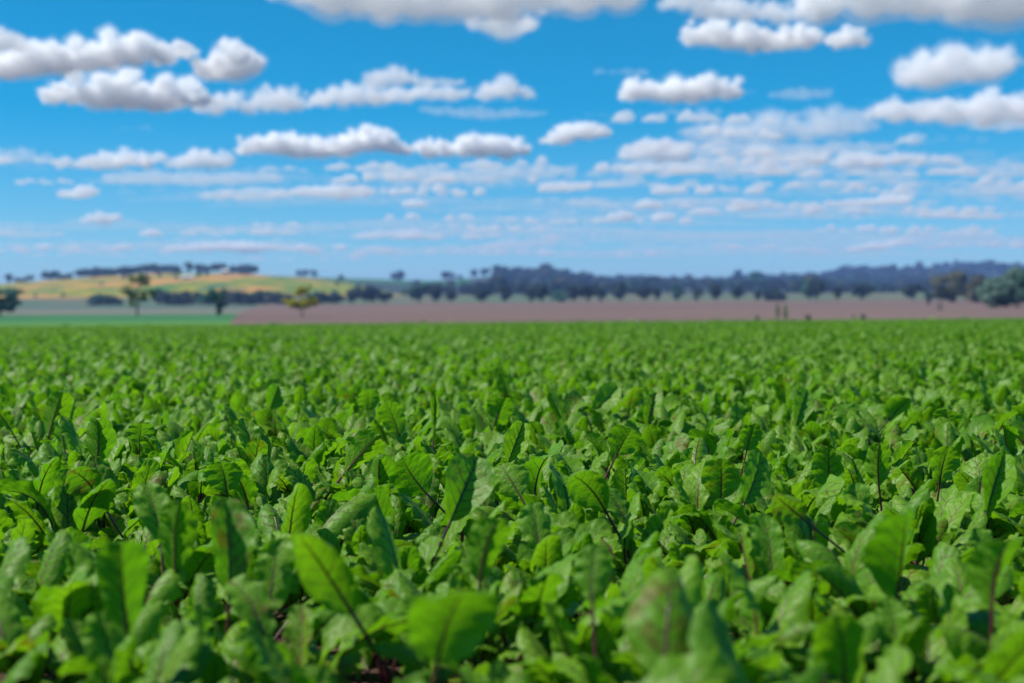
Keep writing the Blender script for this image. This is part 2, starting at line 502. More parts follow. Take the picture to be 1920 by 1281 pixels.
g.l.new(g.math('DIVIDE', g.math('SUBTRACT', yy, 200.0), 800.0), cr.inputs[0])
pasture = g.finish(g.principled(cr.outputs[0], 0.9, 0.1))

# the sunlit hill: patches of yellow grass, bare orange ground and green
g = Nodes('patchy_hillside')
mp_ = g.add('ShaderNodeMapping'); mp_.inputs['Scale'].default_value = (1.0, 0.45, 1.0)
g.l.new(g.add('ShaderNodeTexCoord').outputs['Object'], mp_.inputs[0])
tc = mp_.outputs[0]
n1 = g.noise(tc, 0.02, 4, 0.6)
n2 = g.noise(tc, 0.011, 3, 0.5)
c = g.mix(g.step(n1, 0.38, 0.62), (0.075, 0.165, 0.004), (0.33, 0.26, 0.003))
c = g.mix(g.step(n2, 0.53, 0.60), c, (0.44, 0.22, 0.04))
c = g.mix(g.step(g.noise(tc, 0.02, 3), 0.57, 0.66), c, (0.045, 0.13, 0.03))
hillmat = g.finish(g.principled(c, 0.9, 0.1))


bare = mat_noise('bare_orange_earth', [(0.40, 0.16, 0.07), (0.46, 0.21, 0.09), (0.36, 0.22, 0.10)], 0.02, 0.95, 0.1, 5)


def side(px):
    return lambda y: at(px, HORIZON, y).x


# one ground sheet to the horizon, the other pieces of land lie on it
ylist = [-400, -60, -10, 20, 60, 120, FIELD_END, FIELD_END + 25] + list(range(250, 4700, 50)) + [4800, 6000, 9000]
v = []
for y in ylist:
    half = 400 + max(y, 0) * 0.75
    for x in np.linspace(-half, half, 60):
        v.append((x, y, land(x, y) - (0.8 if y > 250 else 0.02)))
tag(link('ground', mesh('ground', v, grid_faces(len(ylist), 60), [soil])), kind='structure')

def split(y):                       # the pasture and the ploughed land meet along this line
    return at(425 + 75 * min(1.0, (y - 175) / 620), HORIZON, y).x
near = list(np.linspace(FIELD_END + 1, 800, 22))
sheet('pasture', near, side(-900), split, pasture, 60)
sheet('ploughed_field', near, split, side(2800), plough, 90)
sheet('meadow', list(np.linspace(801, 1249, 10)), side(-900), side(2800), drygrass, 120)
sheet('bare_strip', list(np.linspace(1120, 1249.5, 8)), side(35), side(178), bare, 30, 0.15)
sheet('hillside', list(np.linspace(1250, 2250, 20)), side(-900), lambda y: side(560 + 220 * (2250 - y) / 1000)(y), hillmat, 180)
sheet('hillside', list(np.linspace(1250, 2250, 20)), lambda y: side(560 + 220 * (2250 - y) / 1000)(y), side(2800), forestfloor, 160)
sheet('hill', list(np.linspace(2250, 2900, 14)), side(-900), side(880), ridgegreen, 180)
sheet('hill', list(np.linspace(2250, 4600, 30)), side(880), side(2800), forestfloor, 140)


# ------------------------------------------------------------------ trees
def foliage(name, cols, trans):
    g = Nodes(name)
    oi = g.add('ShaderNodeObjectInfo').outputs['Random']
    tc = g.add('ShaderNodeTexCoord').outputs['Object']
    nz = g.noise(tc, 0.6, 4)
    c = g.mix(g.step(nz, 0.32, 0.68), cols[0], cols[1])
    hv = g.add('ShaderNodeHueSaturation')
    g.l.new(c, hv.inputs['Color'])
    g.put(hv.inputs['Value'], g.math('MULTIPLY_ADD', oi, 0.5, 0.75))
    g.put(hv.inputs['Hue'], g.math('MULTIPLY_ADD', oi, 0.03, 0.485))
    p = g.principled(hv.outputs[0], 0.6, 0.3)
    t = g.add('ShaderNodeBsdfTranslucent')
    g.l.new(hv.outputs[0], t.inputs[0])
    mx = g.add('ShaderNodeMixShader')
    mx.inputs[0].default_value = trans
    g.l.new(p.outputs[0], mx.inputs[1]); g.l.new(t.outputs[0], mx.inputs[2])
    return g.finish(mx)


F_DARK = foliage('dark_eucalypt_leaves', ((0.018, 0.042, 0.034), (0.032, 0.062, 0.046)), 0.2)
F_GREY = foliage('grey_green_leaves', ((0.085, 0.17, 0.125), (0.14, 0.22, 0.155)), 0.3)
F_TEAL = foliage('deep_green_leaves', ((0.045, 0.150, 0.110), (0.075, 0.200, 0.140)), 0.35)
F_YELL = foliage('yellow_green_leaves', ((0.52, 0.52, 0.010), (0.62, 0.58, 0.02)), 0.6)
F_OLIVE = foliage('olive_leaves', ((0.36, 0.44, 0.20), (0.50, 0.52, 0.20)), 0.6)
F_BROWN = foliage('brownish_green_leaves', ((0.10, 0.12, 0.07), (0.17, 0.16, 0.09)), 0.3)
F_BRIGHT = foliage('fresh_green_leaves', ((0.075, 0.240, 0.040), (0.130, 0.320, 0.055)), 0.4)
BARK = mat_noise('bark', [(0.12, 0.10, 0.085), (0.20, 0.17, 0.15), (0.30, 0.26, 0.23)], 2.0, 0.9, 0.1, 5)
DRY = foliage('bleached_dry_twigs', ((0.33, 0.27, 0.22), (0.45, 0.38, 0.33)), 0.2)


def clump_points(kind, rng):
    """Centres and radii of the leaf clumps of a crown one unit tall (base of the trunk at 0)."""
    out = []
    def ball(n, cx, cz, rx, rz, r0, r1, cy=0.0):
        for _ in range(n):
            while True:
                p = rng.uniform(-1, 1, 3)
                q = np.linalg.norm(p)
                if 0.35 < q < 1: break
            out.append((cx + p[0] * rx, cy + p[1] * rx, cz + p[2] * rz, rng.uniform(r0, r1)))
    if kind == 'round':
        ball(24, 0, 0.58, 0.36, 0.33, 0.10, 0.17)
        ball(8, rng.uniform(-.12, .12), 0.80, 0.2, 0.14, 0.08, 0.13)
        ball(5, rng.uniform(-.1, .1), 0.28, 0.16, 0.12, 0.06, 0.10)
    elif kind == 'spread':
        ball(18, -0.18, 0.58, 0.34, 0.26, 0.09, 0.16)
        ball(16, 0.22, 0.64, 0.3, 0.28, 0.09, 0.16, 0.08)
        ball(6, 0.0, 0.3, 0.2, 0.12, 0.06, 0.11)
    elif kind == 'tall':
        ball(9, 0.02, 0.80, 0.17, 0.16, 0.06, 0.10)
        ball(7, -0.16, 0.58, 0.13, 0.14, 0.05, 0.09)
        ball(8, 0.17, 0.50, 0.14, 0.16, 0.05, 0.09)
        ball(5, 0.05, 0.34, 0.2, 0.1, 0.04, 0.07)
    elif kind == 'bush':
        ball(26, 0, 0.45, 0.5, 0.36, 0.12, 0.2)
        ball(10, 0, 0.24, 0.55, 0.16, 0.10, 0.17)
    elif kind == 'vase':
        ball(16, 0, 0.70, 0.40, 0.22, 0.09, 0.16)
        ball(9, 0.06, 0.42, 0.26, 0.18, 0.08, 0.14)
        ball(5, 0.05, 0.22, 0.14, 0.12, 0.06, 0.1)
    elif kind == 'twotier':
        ball(11, -0.24, 0.42, 0.24, 0.12, 0.06, 0.11)
        ball(11, 0.24, 0.44, 0.24, 0.12, 0.06, 0.11)
        ball(7, 0.0, 0.34, 0.2, 0.10, 0.06, 0.1)
        ball(8, -0.06, 0.72, 0.17, 0.10, 0.05, 0.08)
        ball(7, 0.10, 0.80, 0.14, 0.10, 0.05, 0.08)
    elif kind == 'column':
        for k in range(16):
            z = 0.1 + 0.85 * k / 15
            ball(2, 0, z, 0.16 * (1.15 - z), 0.03, 0.06, 0.11)
    return out


TREE_CACHE = {}


def tree_meshes(kind, var, leaf_mat, leaves=1.0, fine=1.0):
    key = (kind, var, leaf_mat.name, leaves, fine)
    if key in TREE_CACHE: return TREE_CACHE[key]
    rng = np.random.default_rng(sum(map(ord, kind)) * 13 + var * 101)
    cl = clump_points(kind, rng)
    V, F = [], []
    for (cx, cy, cz, r) in cl:
        n = int((60 + 1800 * r * r) * leaves / fine ** 2.2)
        p = rng.normal(size=(n, 3)); p /= np.linalg.norm(p, axis=1)[:, None]
        p *= (rng.uniform(0.25, 1.1, n) ** 0.6)[:, None] * r
        p[:, 2] *= 0.75
        c = p + np.array([cx, cy, cz])
        nn = p / r + rng.normal(size=(n, 3)) * 0.45 + np.array([cx * 0.8, cy * 0.8, 0.35])
        a = np.cross(nn, rng.normal(size=(n, 3))); a /= np.linalg.norm(a, axis=1)[:, None] + 1e-9
        b = np.cross(nn, a); b /= np.linalg.norm(b, axis=1)[:, None] + 1e-9
        s = rng.uniform(0.018, 0.04, n)[:, None] * fine
        quad = np.stack([c - a * s * 1.5, c + b * s * 0.8, c + a * s * 1.5, c - b * s * 0.8], 1)
        o = len(V) * 1
        base = sum(len(x) for x in V)
        V.append(quad.reshape(-1, 3))
        F.append(np.arange(n * 4).reshape(n, 4) + base)
    crown = mesh('crown', np.concatenate(V), np.concatenate(F), [leaf_mat], False)
    tv, tf = [], []
    def addtube(path, rad, sides):
        v, f = tube(path, rad, sides)
        o = sum(len(x) for x in tv)
        tv.append(v); tf.extend([tuple(i + o for i in q) for q in f])
    fork = {'bush': 0.12, 'vase': 0.16, 'column': 0.9, 'tall': 0.4, 'twotier': 0.3}.get(kind, 0.34)
    tr = {'column': 0.018, 'tall': 0.017, 'vase': 0.022, 'twotier': 0.02}.get(kind, 0.028)
    addtube([(0, 0, -0.06), (0.004, 0, fork * 0.5), (0.0, 0.006, fork)], [tr * 1.4, tr, tr * 0.8], 8)
    for (cx, cy, cz, r) in cl[::2]:
        if kind == 'column': break
        z0 = fork * rng.uniform(0.75, 1.0)
        mid = (cx * 0.4, cy * 0.4, z0 + (cz - z0) * 0.55)
        addtube([(0, 0, z0), mid, (cx, cy, cz)], [tr * 0.45, tr * 0.28, tr * 0.08], 5)
    trunk = mesh('trunk', np.concatenate(tv), tf, [BARK])
    TREE_CACHE[key] = (crown, trunk)
    return crown, trunk


def add_tree(name, px, base, top, y, kind, var, mat, label, cat='tree', group=None, widen=1.0, leaves=1.0):
    p = at(px, base, y)
    h = (base - top) / FPX * y
    z = land(p.x, y)
    root = empty(name, (p.x, y, z - 0.02 * h))
    tag(root, label, cat, group)
    root.rotation_euler = (0, 0, (var * 2.4 + px * 0.37) % 6.283 if kind not in ('twotier', 'vase', 'tall', 'spread') else 0.0)
    root.scale = (h * widen, h * widen, h)
    crown, trunk = tree_meshes(kind, var, mat, leaves, 0.55 if y < 700 and h > 3 else 1.0)
    link('crown', crown, root)
    link('trunk', trunk, root)
    return root


ORD = ['first', 'second', 'third', 'fourth', 'fifth', 'sixth', 'seventh', 'eighth', 'ninth', 'tenth', 'eleventh', 'twelfth', 'thirteenth', 'fourteenth', 'fifteenth',
       'sixteenth', 'seventeenth', 'eighteenth', 'nineteenth', 'twentieth']
def ordinal(k):
    k += 1
    if k <= 20: return ORD[k - 1]
    tens = {2: 'twent', 3: 'thirt', 4: 'fort', 5: 'fift', 6: 'sixt'}[k // 10]
    return tens + 'ieth' if k % 10 == 0 else tens + 'y-' + ORD[k % 10 - 1]


# single trees that stand out
add_tree('bushy_tree', 0, 606, 545, 330, 'vase', 1, F_TEAL, 'dark blue-green bushy tree cut by the left edge of the view', widen=1.7)
add_tree('gum_tree', 257, 606, 520, 330, 'tall', 1, F_OLIVE, 'tall pale olive gum tree with airy crown rising in front of the hill', widen=1.2, leaves=0.42)
add_tree('bushy_tree', 407, 603, 546, 330, 'vase', 2, F_TEAL, 'dark green tree with narrow foot between the gum and the ploughed field', widen=0.9)
add_tree('yellow_tree', 567, 606, 538, 300, 'twotier', 1, F_YELL, 'bright yellow-green tree in two tiers at the near edge of the ploughed field', widen=1.0, leaves=0.9)
add_tree('round_tree', 1784, 580, 508, 640, 'bush', 3, F_BROWN, 'broad brownish round tree beyond the right end of the ploughed field', widen=0.9)
add_tree('round_tree', 1836, 583, 522, 600, 'bush', 4, F_BROWN, 'lower brownish tree between the broad round one and the grey-green bushes', widen=0.75)
add_tree('grey_green_tree', 1866, 592, 526, 380, 'bush', 5, F_GREY, 'pale grey-green bushy tree at the right end of the crop', widen=1.0)
add_tree('grey_green_tree', 1908, 592, 508, 380, 'bush', 6, F_GREY, 'taller grey-green bushy tree cut by the right edge', widen=0.85)
add_tree('grey_green_tree', 1888, 592, 520, 400, 'bush', 8, F_GREY, 'grey-green bushy tree wedged between the pale and the taller ones at the right', widen=0.9)
add_tree('evergreen_tree', 1934, 592, 503, 370, 'round', 7, F_TEAL, 'dark green tree peeking in behind the grey-green bushes at the far right', widen=0.7)
add_tree('sapling', 1458, 600, 571, 230, 'column', 1, F_BRIGHT, 'narrow green sapling, the left one of the pair at the field edge', 'sapling', 'pair of green saplings', widen=0.85, leaves=0.35)
add_tree('sapling', 1473, 600, 572, 230, 'column', 2, F_BRIGHT, 'narrow green sapling, the right one of the pair at the field edge', 'sapling', 'pair of green saplings', widen=0.85, leaves=0.35)
for px, b, t, lab, mt in [(1420, 601, 589, 'small dark shrub just left of the two green saplings', F_DARK), (1515, 600, 586, 'small dark shrub just right of the two green saplings', F_DARK),
                          (1600, 599, 588, 'pale low shrub at the near edge of the ploughed field', F_GREY), (1618, 599, 586, 'dark low shrub beside the pale one at the near edge of the ploughed field', F_DARK)]:
    add_tree('shrub', px, b, t, 215, 'bush', px % 5, mt, lab, 'shrub', 'shrubs at the near edge of the ploughed field', widen=0.7, leaves=0.6)
add_tree('dry_shrub', 1761, 591, 571, 330, 'bush', 2, DRY, 'bleached dry bush alone on the right part of the ploughed field', 'shrub', widen=0.5, leaves=0.7)
add_tree('shrub', 1741, 585, 564, 430, 'vase', 3, F_DARK, 'dark scrubby bush up the slope behind the bleached dry bush', 'shrub', widen=0.6, leaves=0.5)

# row of trees behind the ploughed field: (px, top, width factor, kind, section)
ROWT = [(180, 551, .8, 'bush'), (203, 553, .9, 'bush'), (222, 557, .7, 'bush'), (298, 546, .8, 'round'), (318, 545, .9, 'bush'), (338, 544, .9, 'bush'), (358, 545, .8, 'bush'), (384, 545, .8, 'bush'), (432, 545, .9, 'bush'),
        (452, 546, .9, 'bush'), (472, 546, .9, 'bush'), (496, 545, .9, 'bush'), (518, 544, .9, 'bush'), (540, 546, .8, 'bush'), (592, 547, .8, 'bush'), (606, 548, .7, 'round'), (626, 552, .8, 'bush'), (660, 546, .8, 'round'),
        (684, 535, .75, 'spread'), (698, 541, .7, 'round'), (722, 546, .8, 'spread'), (786, 538, .75, 'spread'), (816, 539, .62, 'round'), (846, 543, .75, 'round'), (903, 545, .9, 'round'), (946, 539, .75, 'round'),
        (994, 536, .8, 'round'), (1016, 535, .8, 'round'), (1050, 541, .8, 'bush'), (1074, 540, .7, 'round'), (1104, 533, .7, 'spread'), (1127, 538, .7, 'round'), (1162, 534, .7, 'round'), (1206, 538, .7, 'spread'), (1232, 540, .6, 'round'), (1268, 538, .62, 'round'),
        (1307, 540, .7, 'round'), (1341, 538, .6, 'round'), (1382, 538, .65, 'round'), (1421, 542, .6, 'round'), (1448, 543, .9, 'bush'), (1463, 546, .7, 'bush'), (1518, 529, .62, 'round'), (1531, 526, .62, 'round'), (1570, 536, .5, 'round'), (1617, 535, .78, 'spread'), (1712, 533, .85, 'spread'), (1745, 540, .7, 'bush')]
SECT = [(250, 'left of the tall gum'), (400, 'between pale gum and narrow-footed tree'), (567, 'between narrow-footed and yellow tree'), (760, 'right of the yellow tree'),
        (960, 'in the gap-toothed middle of the row'), (1180, 'below the wooded rise'), (1440, 'short of the two green saplings'), (1800, 'past the two green saplings')]
seen = {}
for i, (px, top, wd, kind) in enumerate(ROWT):
    sec = next(s for lim, s in SECT if px <= lim)
    k = seen.get(sec, 0); seen[sec] = k + 1
    yb = 830 + (i * 37 % 60)
    base = float(np.interp(px, [0, 430, 900, 1500, 1920], [573, 572, 567, 564, 561]))
    shape = {'bush': 'dense', 'round': 'round', 'spread': 'wide'}[kind]
    add_tree('row_tree', px, base + 1, top - 6 + 8 * ((i * 0.381) % 1), yb, kind, i % 5, F_DARK if i % 7 else F_TEAL, f'{shape} tree, {ordinal(k)} in the row beyond ploughed field, {sec}', 'tree', 'row of trees behind the ploughed field', widen=wd * (1.35 + 0.5 * ((i * 0.618) % 1)))

# trees on the crest of the sunlit hill and of the middle rise
CREST = [(17, 520, 1960), (33, 525, 1960), (56, 521, 1965), (85, 514, 1970), (104, 513, 1970), (128, 516, 1975), (150, 511, 1975), (165, 512, 1975), (180, 506, 1980), (192, 507, 1985), (204, 507, 1985), (222, 508, 1985), (236, 505, 1990), (248, 505, 1990),
         (264, 503, 1990), (276, 502, 1990), (288, 500, 1990), (301, 500, 1990), (314, 502, 1990), (330, 503, 1990), (353, 498, 1990), (377, 498, 1990), (391, 503, 1990), (404, 500, 1990), (417, 500, 1990), (431, 501, 1990), (452, 502, 1990), (466, 502, 1990), (478, 504, 1990)]
for k, (px, top, yb) in enumerate(CREST):
    p = at(px, 520, yb)
    base = 600 - (land(p.x, yb) - CZ) / yb * FPX
    base += 0.0066 * (960 - px)
    side_ = 'left of the white shed' if px < 424 else 'right of the white shed'
    kk = k if px < 424 else k - sum(1 for c in CREST if c[0] < 424)
    nm = ordinal(sum(1 for c in CREST if c[0] < 424) - 1 - k) if px < 424 else ordinal(kk)
    add_tree('crest_tree', px, base + 5, top - 3, yb, ['round', 'bush', 'spread', 'round'][k % 4], k % 5, F_DARK, f'dark tree on the sunlit hill crest, {nm} one {side_}', 'tree', 'trees on the crest of the sunlit hill', widen=1.2)
RISE = [(560, 509, 2690), (572, 507, 2690), (590, 508, 2690), (743, 510, 2690), (752, 509, 2690), (837, 509, 2690), (850, 516, 2690), (862, 517, 2690), (889, 507, 2690), (909, 505, 2690), (931, 499, 2690), (941, 503, 2690)]
for k, (px, top, yb) in enumerate(RISE):
    p = at(px, 520, yb)
    base = 600 - (land(p.x, yb) - CZ) / yb * FPX + 0.0066 * (960 - px)
    where = ['on the green ridge above the yellow tree', 'in the lone clump on the low green ridge', 'climbing the left end of the wooded rise'][0 if px < 700 else 1 if px < 800 else 2]
    kk = [0, 1, 2, 0, 1, 0, 1, 2, 3, 4, 5, 6][k]
    add_tree('ridge_tree', px, base + 1, top - 2, yb, ['round', 'spread', 'round', 'bush'][k % 4], k % 5, F_DARK, f'dark tree {where}, {ordinal(kk)} from its left', 'tree', 'lone trees along the far green ridge', widen=1.1)
BELT = [(44, 530, 521), (95, 527, 515), (113, 525, 515), (158, 521, 509), (176, 519, 507), (189, 521, 508), (203, 521, 508), (218, 521, 507), (233, 520, 506), (248, 519, 505), (263, 518, 504), (279, 518, 503), (295, 518, 502), (312, 518, 504), (328, 519, 505), (440, 521, 507), (462, 523, 509)]
for k, (px, base, top) in enumerate(BELT):
    yb = 1880
    p = at(px, 520, yb)
    base = 600 - (land(p.x, yb) - CZ) / yb * FPX + 0.008 * (960 - px)
    add_tree('belt_tree', px, base + 3, base - 8 - 9 * ((k * 0.618) % 1), yb, ['bush', 'round', 'bush', 'spread'][k % 4], (k + 1) % 5, F_DARK, f'dark tree in the belt just below the sunlit crest, {ordinal(k)} from its left end', 'tree', 'belt of trees just below the sunlit crest', widen=1.5)
# scattered trees on the slope of the sunlit hill
SLOPE = [(67, 556, 547, 1300), (118, 556, 545, 1300), (190, 538, 530, 1600), (232, 530, 520, 1750), (300, 530, 521, 1750), (330, 533, 524, 1700), (372, 531, 520, 1750), (388, 528, 517, 1800)]
for k, (px, base, top, yb) in enumerate(SLOPE):
    add_tree('slope_tree', px, base, top, yb, 'bush', k % 5, F_TEAL if k < 2 else F_DARK, f'small green tree on the patchy hillside, {ordinal(k)} counting from the left', 'tree', 'small trees on the patchy hillside', widen=0.8, leaves=0.5)

# white farm sheds on the sunlit hill
WHITE = mat_noise('white_paint', [(0.78, 0.78, 0.76), (0.84, 0.83, 0.81)], 0.5, 0.5, 0.3, 3)
TIN = mat_noise('pale_tin_roof', [(0.62, 0.63, 0.64), (0.75, 0.75, 0.74)], 0.6, 0.35, 0.5, 3)
DOORM = mat_noise('dark_door', [(0.05, 0.05, 0.06), (0.09, 0.09, 0.1)], 1.0, 0.6, 0.3, 3)


def box(x0, x1, y0, y1, z0, z1):
    v = [(x, y, z) for z in (z0, z1) for y in (y0, y1) for x in (x0, x1)]
    return v, [(0, 2, 3, 1), (4, 5, 7, 6), (0, 1, 5, 4), (2, 6, 7, 3), (0, 4, 6, 2), (1, 3, 7, 5)]


def add_shed(px, py, y, w, d, h, label):
    p = at(px, py, y)
    root = tag(empty('farm_shed', (p.x, y, land(p.x, y) - 0.2)), label, 'shed', 'white sheds on the sunlit hill')
    wv = [(-w, -d, 0), (w, -d, 0), (w, d, 0), (-w, d, 0), (-w, -d, h), (w, -d, h), (w, d, h), (-w, d, h), (-w, 0, h * 1.45), (w, 0, h * 1.45)]
    wf = [(0, 1, 5, 4), (2, 3, 7, 6), (1, 2, 6, 9, 5), (3, 0, 4, 8, 7)]
    link('wall', mesh('shed_wall', wv, wf, [WHITE], False), root)
    e = 0.5
    rv = [(-w - e, -d - e, h - 0.1), (w + e, -d - e, h - 0.1), (w + e, 0, h * 1.5), (-w - e, 0, h * 1.5), (w + e, d + e, h - 0.1), (-w - e, d + e, h - 0.1)]
    rv += [(x, yy, z - 0.15) for x, yy, z in rv]
    rf = [(0, 1, 2, 3), (3, 2, 4, 5), (9, 8, 7, 6), (11, 10, 8, 9), (0, 6, 7, 1), (5, 4, 10, 11), (0, 3, 9, 6), (3, 5, 11, 9), (2, 1, 7, 8), (4, 2, 8, 10)]
    link('roof', mesh('shed_roof', rv, rf, [TIN], False), root)
    v, f = box(-w * 0.25, w * 0.25, -d - 0.08, -d + 0.05, 0, h * 0.8)
    link('door', mesh('shed_door', v, f, [DOORM], False), root)
    for s in (-0.62, 0.62):
        v, f = box(w * s - 0.7, w * s + 0.7, -d - 0.06, -d + 0.05, h * 0.4, h * 0.75)
        link('window', mesh('shed_window', v, f, [DOORM], False), root)


add_shed(424, 521, 1900, 5.5, 4.0, 4.4, 'bright white shed near the top of the sunlit hill')
add_shed(352, 533, 1700, 7.0, 4.0, 3.2, 'low pale shed lower down the slope left of the bright white one')

# ------------------------------------------------------------------ far woods on the blue ridge: one mass
def scatter(name, protos, pts, rots, scl, idx, label, cat, group=None):
    """One object that holds a mass of plants: instances on points."""
    me = bpy.data.meshes.new(name)
    me.from_pydata(pts, [], [])
    a = me.attributes.new('rot', 'FLOAT_VECTOR', 'POINT'); a.data.foreach_set('vector', np.asarray(rots, np.float32).ravel())
    a = me.attributes.new('scl', 'FLOAT_VECTOR', 'POINT'); a.data.foreach_set('vector', np.asarray(scl, np.float32).ravel())
    a = me.attributes.new('idx', 'INT', 'POINT'); a.data.foreach_set('value', np.asarray(idx, np.int32))
    o = tag(link(name, me), label, cat, group, 'stuff')
    c = bpy.data.collections.new(name + '_kinds')
    for k, pm in enumerate(protos):
        po = bpy.data.objects.new(f'{name}_kind_{k:02d}', pm)
        c.objects.link(po)
    ng = bpy.data.node_groups.new(name, 'GeometryNodeTree')
    ng.interface.new_socket('Geometry', in_out='INPUT', socket_type='NodeSocketGeometry')
    ng.interface.new_socket('Geometry', in_out='OUTPUT', socket_type='NodeSocketGeometry')
    N, L = ng.nodes, ng.links
    gi, go = N.new('NodeGroupInput'), N.new('NodeGroupOutput')
    ci = N.new('GeometryNodeCollectionInfo')
    ci.inputs['Collection'].default_value = c
    ci.inputs['Separate Children'].default_value = True
    ci.inputs['Reset Children'].default_value = True
    ip = N.new('GeometryNodeInstanceOnPoints')
    ip.inputs['Pick Instance'].default_value = True
    def named(n, t):
        q = N.new('GeometryNodeInputNamedAttribute'); q.data_type = t
        q.inputs['Name'].default_value = n
        return q.outputs[0]
    er = N.new('FunctionNodeEulerToRotation')
    L.new(named('rot', 'FLOAT_VECTOR'), er.inputs[0])
    L.new(gi.outputs[0], ip.inputs['Points'])
    L.new(ci.outputs[0], ip.inputs['Instance'])
    L.new(named('idx', 'INT'), ip.inputs['Instance Index'])
    L.new(er.outputs[0], ip.inputs['Rotation'])
    L.new(named('scl', 'FLOAT_VECTOR'), ip.inputs['Scale'])
    L.new(ip.outputs[0], go.inputs[0])
    md = o.modifiers.new('scatter', 'NODES')
    md.node_group = ng
    return o


def joined(meshes):
    """Several meshes joined into one mesh (materials kept)."""
    V, F, M, off = [], [], [], 0
    mats = []
    for me in meshes:
        n = len(me.vertices)
        co = np.empty(n * 3); me.vertices.foreach_get('co', co)
        V.append(co.reshape(-1, 3))
        for p in me.polygons:
            F.append(tuple(v + off for v in p.vertices))
            m = me.materials[p.material_index]
            if m not in mats: mats.append(m)
            M.append(mats.index(m))
        off += n
    out = mesh('joined', np.concatenate(V), F, mats, False)
    out.polygons.foreach_set('material_index', M)
    return out


wood_protos = [joined(tree_meshes(k, v, m_, 0.6)) for k, v, m_ in (('round', 1, F_DARK), ('bush', 2, F_DARK), ('spread', 3, F_DARK), ('round', 4, F_TEAL), ('spread', 1, F_BROWN), ('tall', 2, F_DARK))]
rng = np.random.default_rng(5)
pts, rots, scl, idx = [], [], [], []
while len(pts) < 4200:
    q = rng.random()
    if q < 0.16:
        px, y = rng.uniform(930, 1110), rng.uniform(2350, 2760)
    elif q < 0.34:
        px, y = rng.uniform(1060, 1450), rng.uniform(1750, 3950)
    elif q < 0.50:
        px, y = rng.uniform(600, 1950), rng.uniform(1280, 1900)
        if rng.random() > (px - 560) / 500: continue
    else:
        px, y = rng.uniform(1380, 2350), rng.uniform(2300, 3950)
    if px < 1000 and y > 2200 and y < 2640 and rng.random() < 0.75: continue
    p = at(px, 560, y)
    gap = math.sin(p.x * 0.021 + 1.3) + math.sin(p.x * 0.008 + y * 0.011) + 0.7 * math.sin(p.x * 0.05 + y * 0.02)
    if gap < -0.75 and rng.random() < 0.8: continue
    h = rng.uniform(7, 15) * (1.0 + 0.22 * gap) * (y / 3300) ** 0.5
    if rng.random() < 0.03: h *= 1.6
    pts.append((p.x, y, land(p.x, y) - 0.4)); rots.append((0, 0, rng.uniform(0, 6.28)))
    scl.append((h * rng.uniform(.8, 1.3), h * rng.uniform(.8, 1.3), h)); idx.append(rng.choice(6, p=[.22, .2, .22, .1, .12, .14]))
scatter('woods', wood_protos, pts, rots, scl, idx, 'blue dark wood covering the far ridge at the right', 'woods')

# rough grass and weeds on the headland at the far edge of the crop
weed_protos = [joined(tree_meshes('bush', v, m_, 0.25)) for v, m_ in ((1, F_BRIGHT), (2, F_BRIGHT), (3, F_OLIVE))]
pts, rots, scl, idx = [], [], [], []
while len(pts) < 900:
    x, y = rng.uniform(-85, 95), FIELD_END + rng.uniform(-1, 7)
    if math.sin(x * 0.35) + math.sin(x * 0.09 + 1) < -0.4 and rng.random() < 0.8: continue
    h = rng.uniform(0.2, 0.55) * (1.5 if rng.random() < 0.06 else 1.0)
    pts.append((x, y, land(x, y))); rots.append((0, 0, rng.uniform(0, 6.28))); scl.append((h * 1.4, h * 1.4, h)); idx.append(rng.choice(3, p=[.45, .4, .15]))
scatter('weeds', weed_protos, pts, rots, scl, idx, 'rough grass and weeds along the far edge of the beet crop', 'weeds')

# ------------------------------------------------------------------ beet leaves
g = Nodes('beet_leaf')
uv = g.add('ShaderNodeUVMap').outputs[0]
sp = g.add('ShaderNodeSeparateXYZ'); g.l.new(uv, sp.inputs[0])
U = g.math('SUBTRACT', g.math('MULTIPLY', sp.outputs[0], 2.0), 1.0)
V_ = sp.outputs[1]
au = g.math('ABSOLUTE', U)
oi = g.add('ShaderNodeObjectInfo').outputs['Random']
at_ = g.add('ShaderNodeAttribute'); at_.attribute_name = 'leaf_rand'
rnd = g.math('FRACT', g.math('ADD', oi, at_.outputs['Fac']))
rnd2 = g.math('FRACT', g.math('MULTIPLY', rnd, 7.31))
rnd3 = g.math('FRACT', g.math('MULTIPLY', rnd, 23.7))
cmb = g.add('ShaderNodeCombineXYZ')
g.put(cmb.inputs[0], sp.outputs[0]); g.put(cmb.inputs[1], g.math('MULTIPLY', V_, 1.5)); g.put(cmb.inputs[2], g.math('MULTIPLY', rnd, 37.0))
uvw = cmb.outputs[0]
nzv = g.noise(uvw, 4.0, 3)
s = g.math('SUBTRACT', V_, g.math('MULTIPLY', g.math('POWER', au, 1.25), 0.30))
s = g.math('ADD', s, g.math('MULTIPLY', g.math('SUBTRACT', nzv, 0.5), 0.10))
s = g.math('ADD', s, g.math('MULTIPLY', g.math('SIGN', U), 0.035))
f = g.math('FRACT', g.math('MULTIPLY', s, 6.0))
d = g.math('ABSOLUTE', g.math('SUBTRACT', f, 0.5))
wv = g.math('MULTIPLY_ADD', au, -0.070, 0.098)
side_v = g.math('SUBTRACT', 1.0, g.step(d, g.math('MULTIPLY', wv, 0.4), wv))
side_v = g.math('MULTIPLY', side_v, g.step(au, 0.98, 0.55))
side_v = g.math('MULTIPLY', side_v, g.step(V_, 0.99, 0.9))
mid_w = g.math('MULTIPLY_ADD', V_, -0.06, 0.072)
mid_v = g.math('SUBTRACT', 1.0, g.step(au, g.math('MULTIPLY', mid_w, 0.5), mid_w))
vor = g.add('ShaderNodeTexVoronoi', feature='DISTANCE_TO_EDGE')
vor.inputs['Scale'].default_value = 13.0
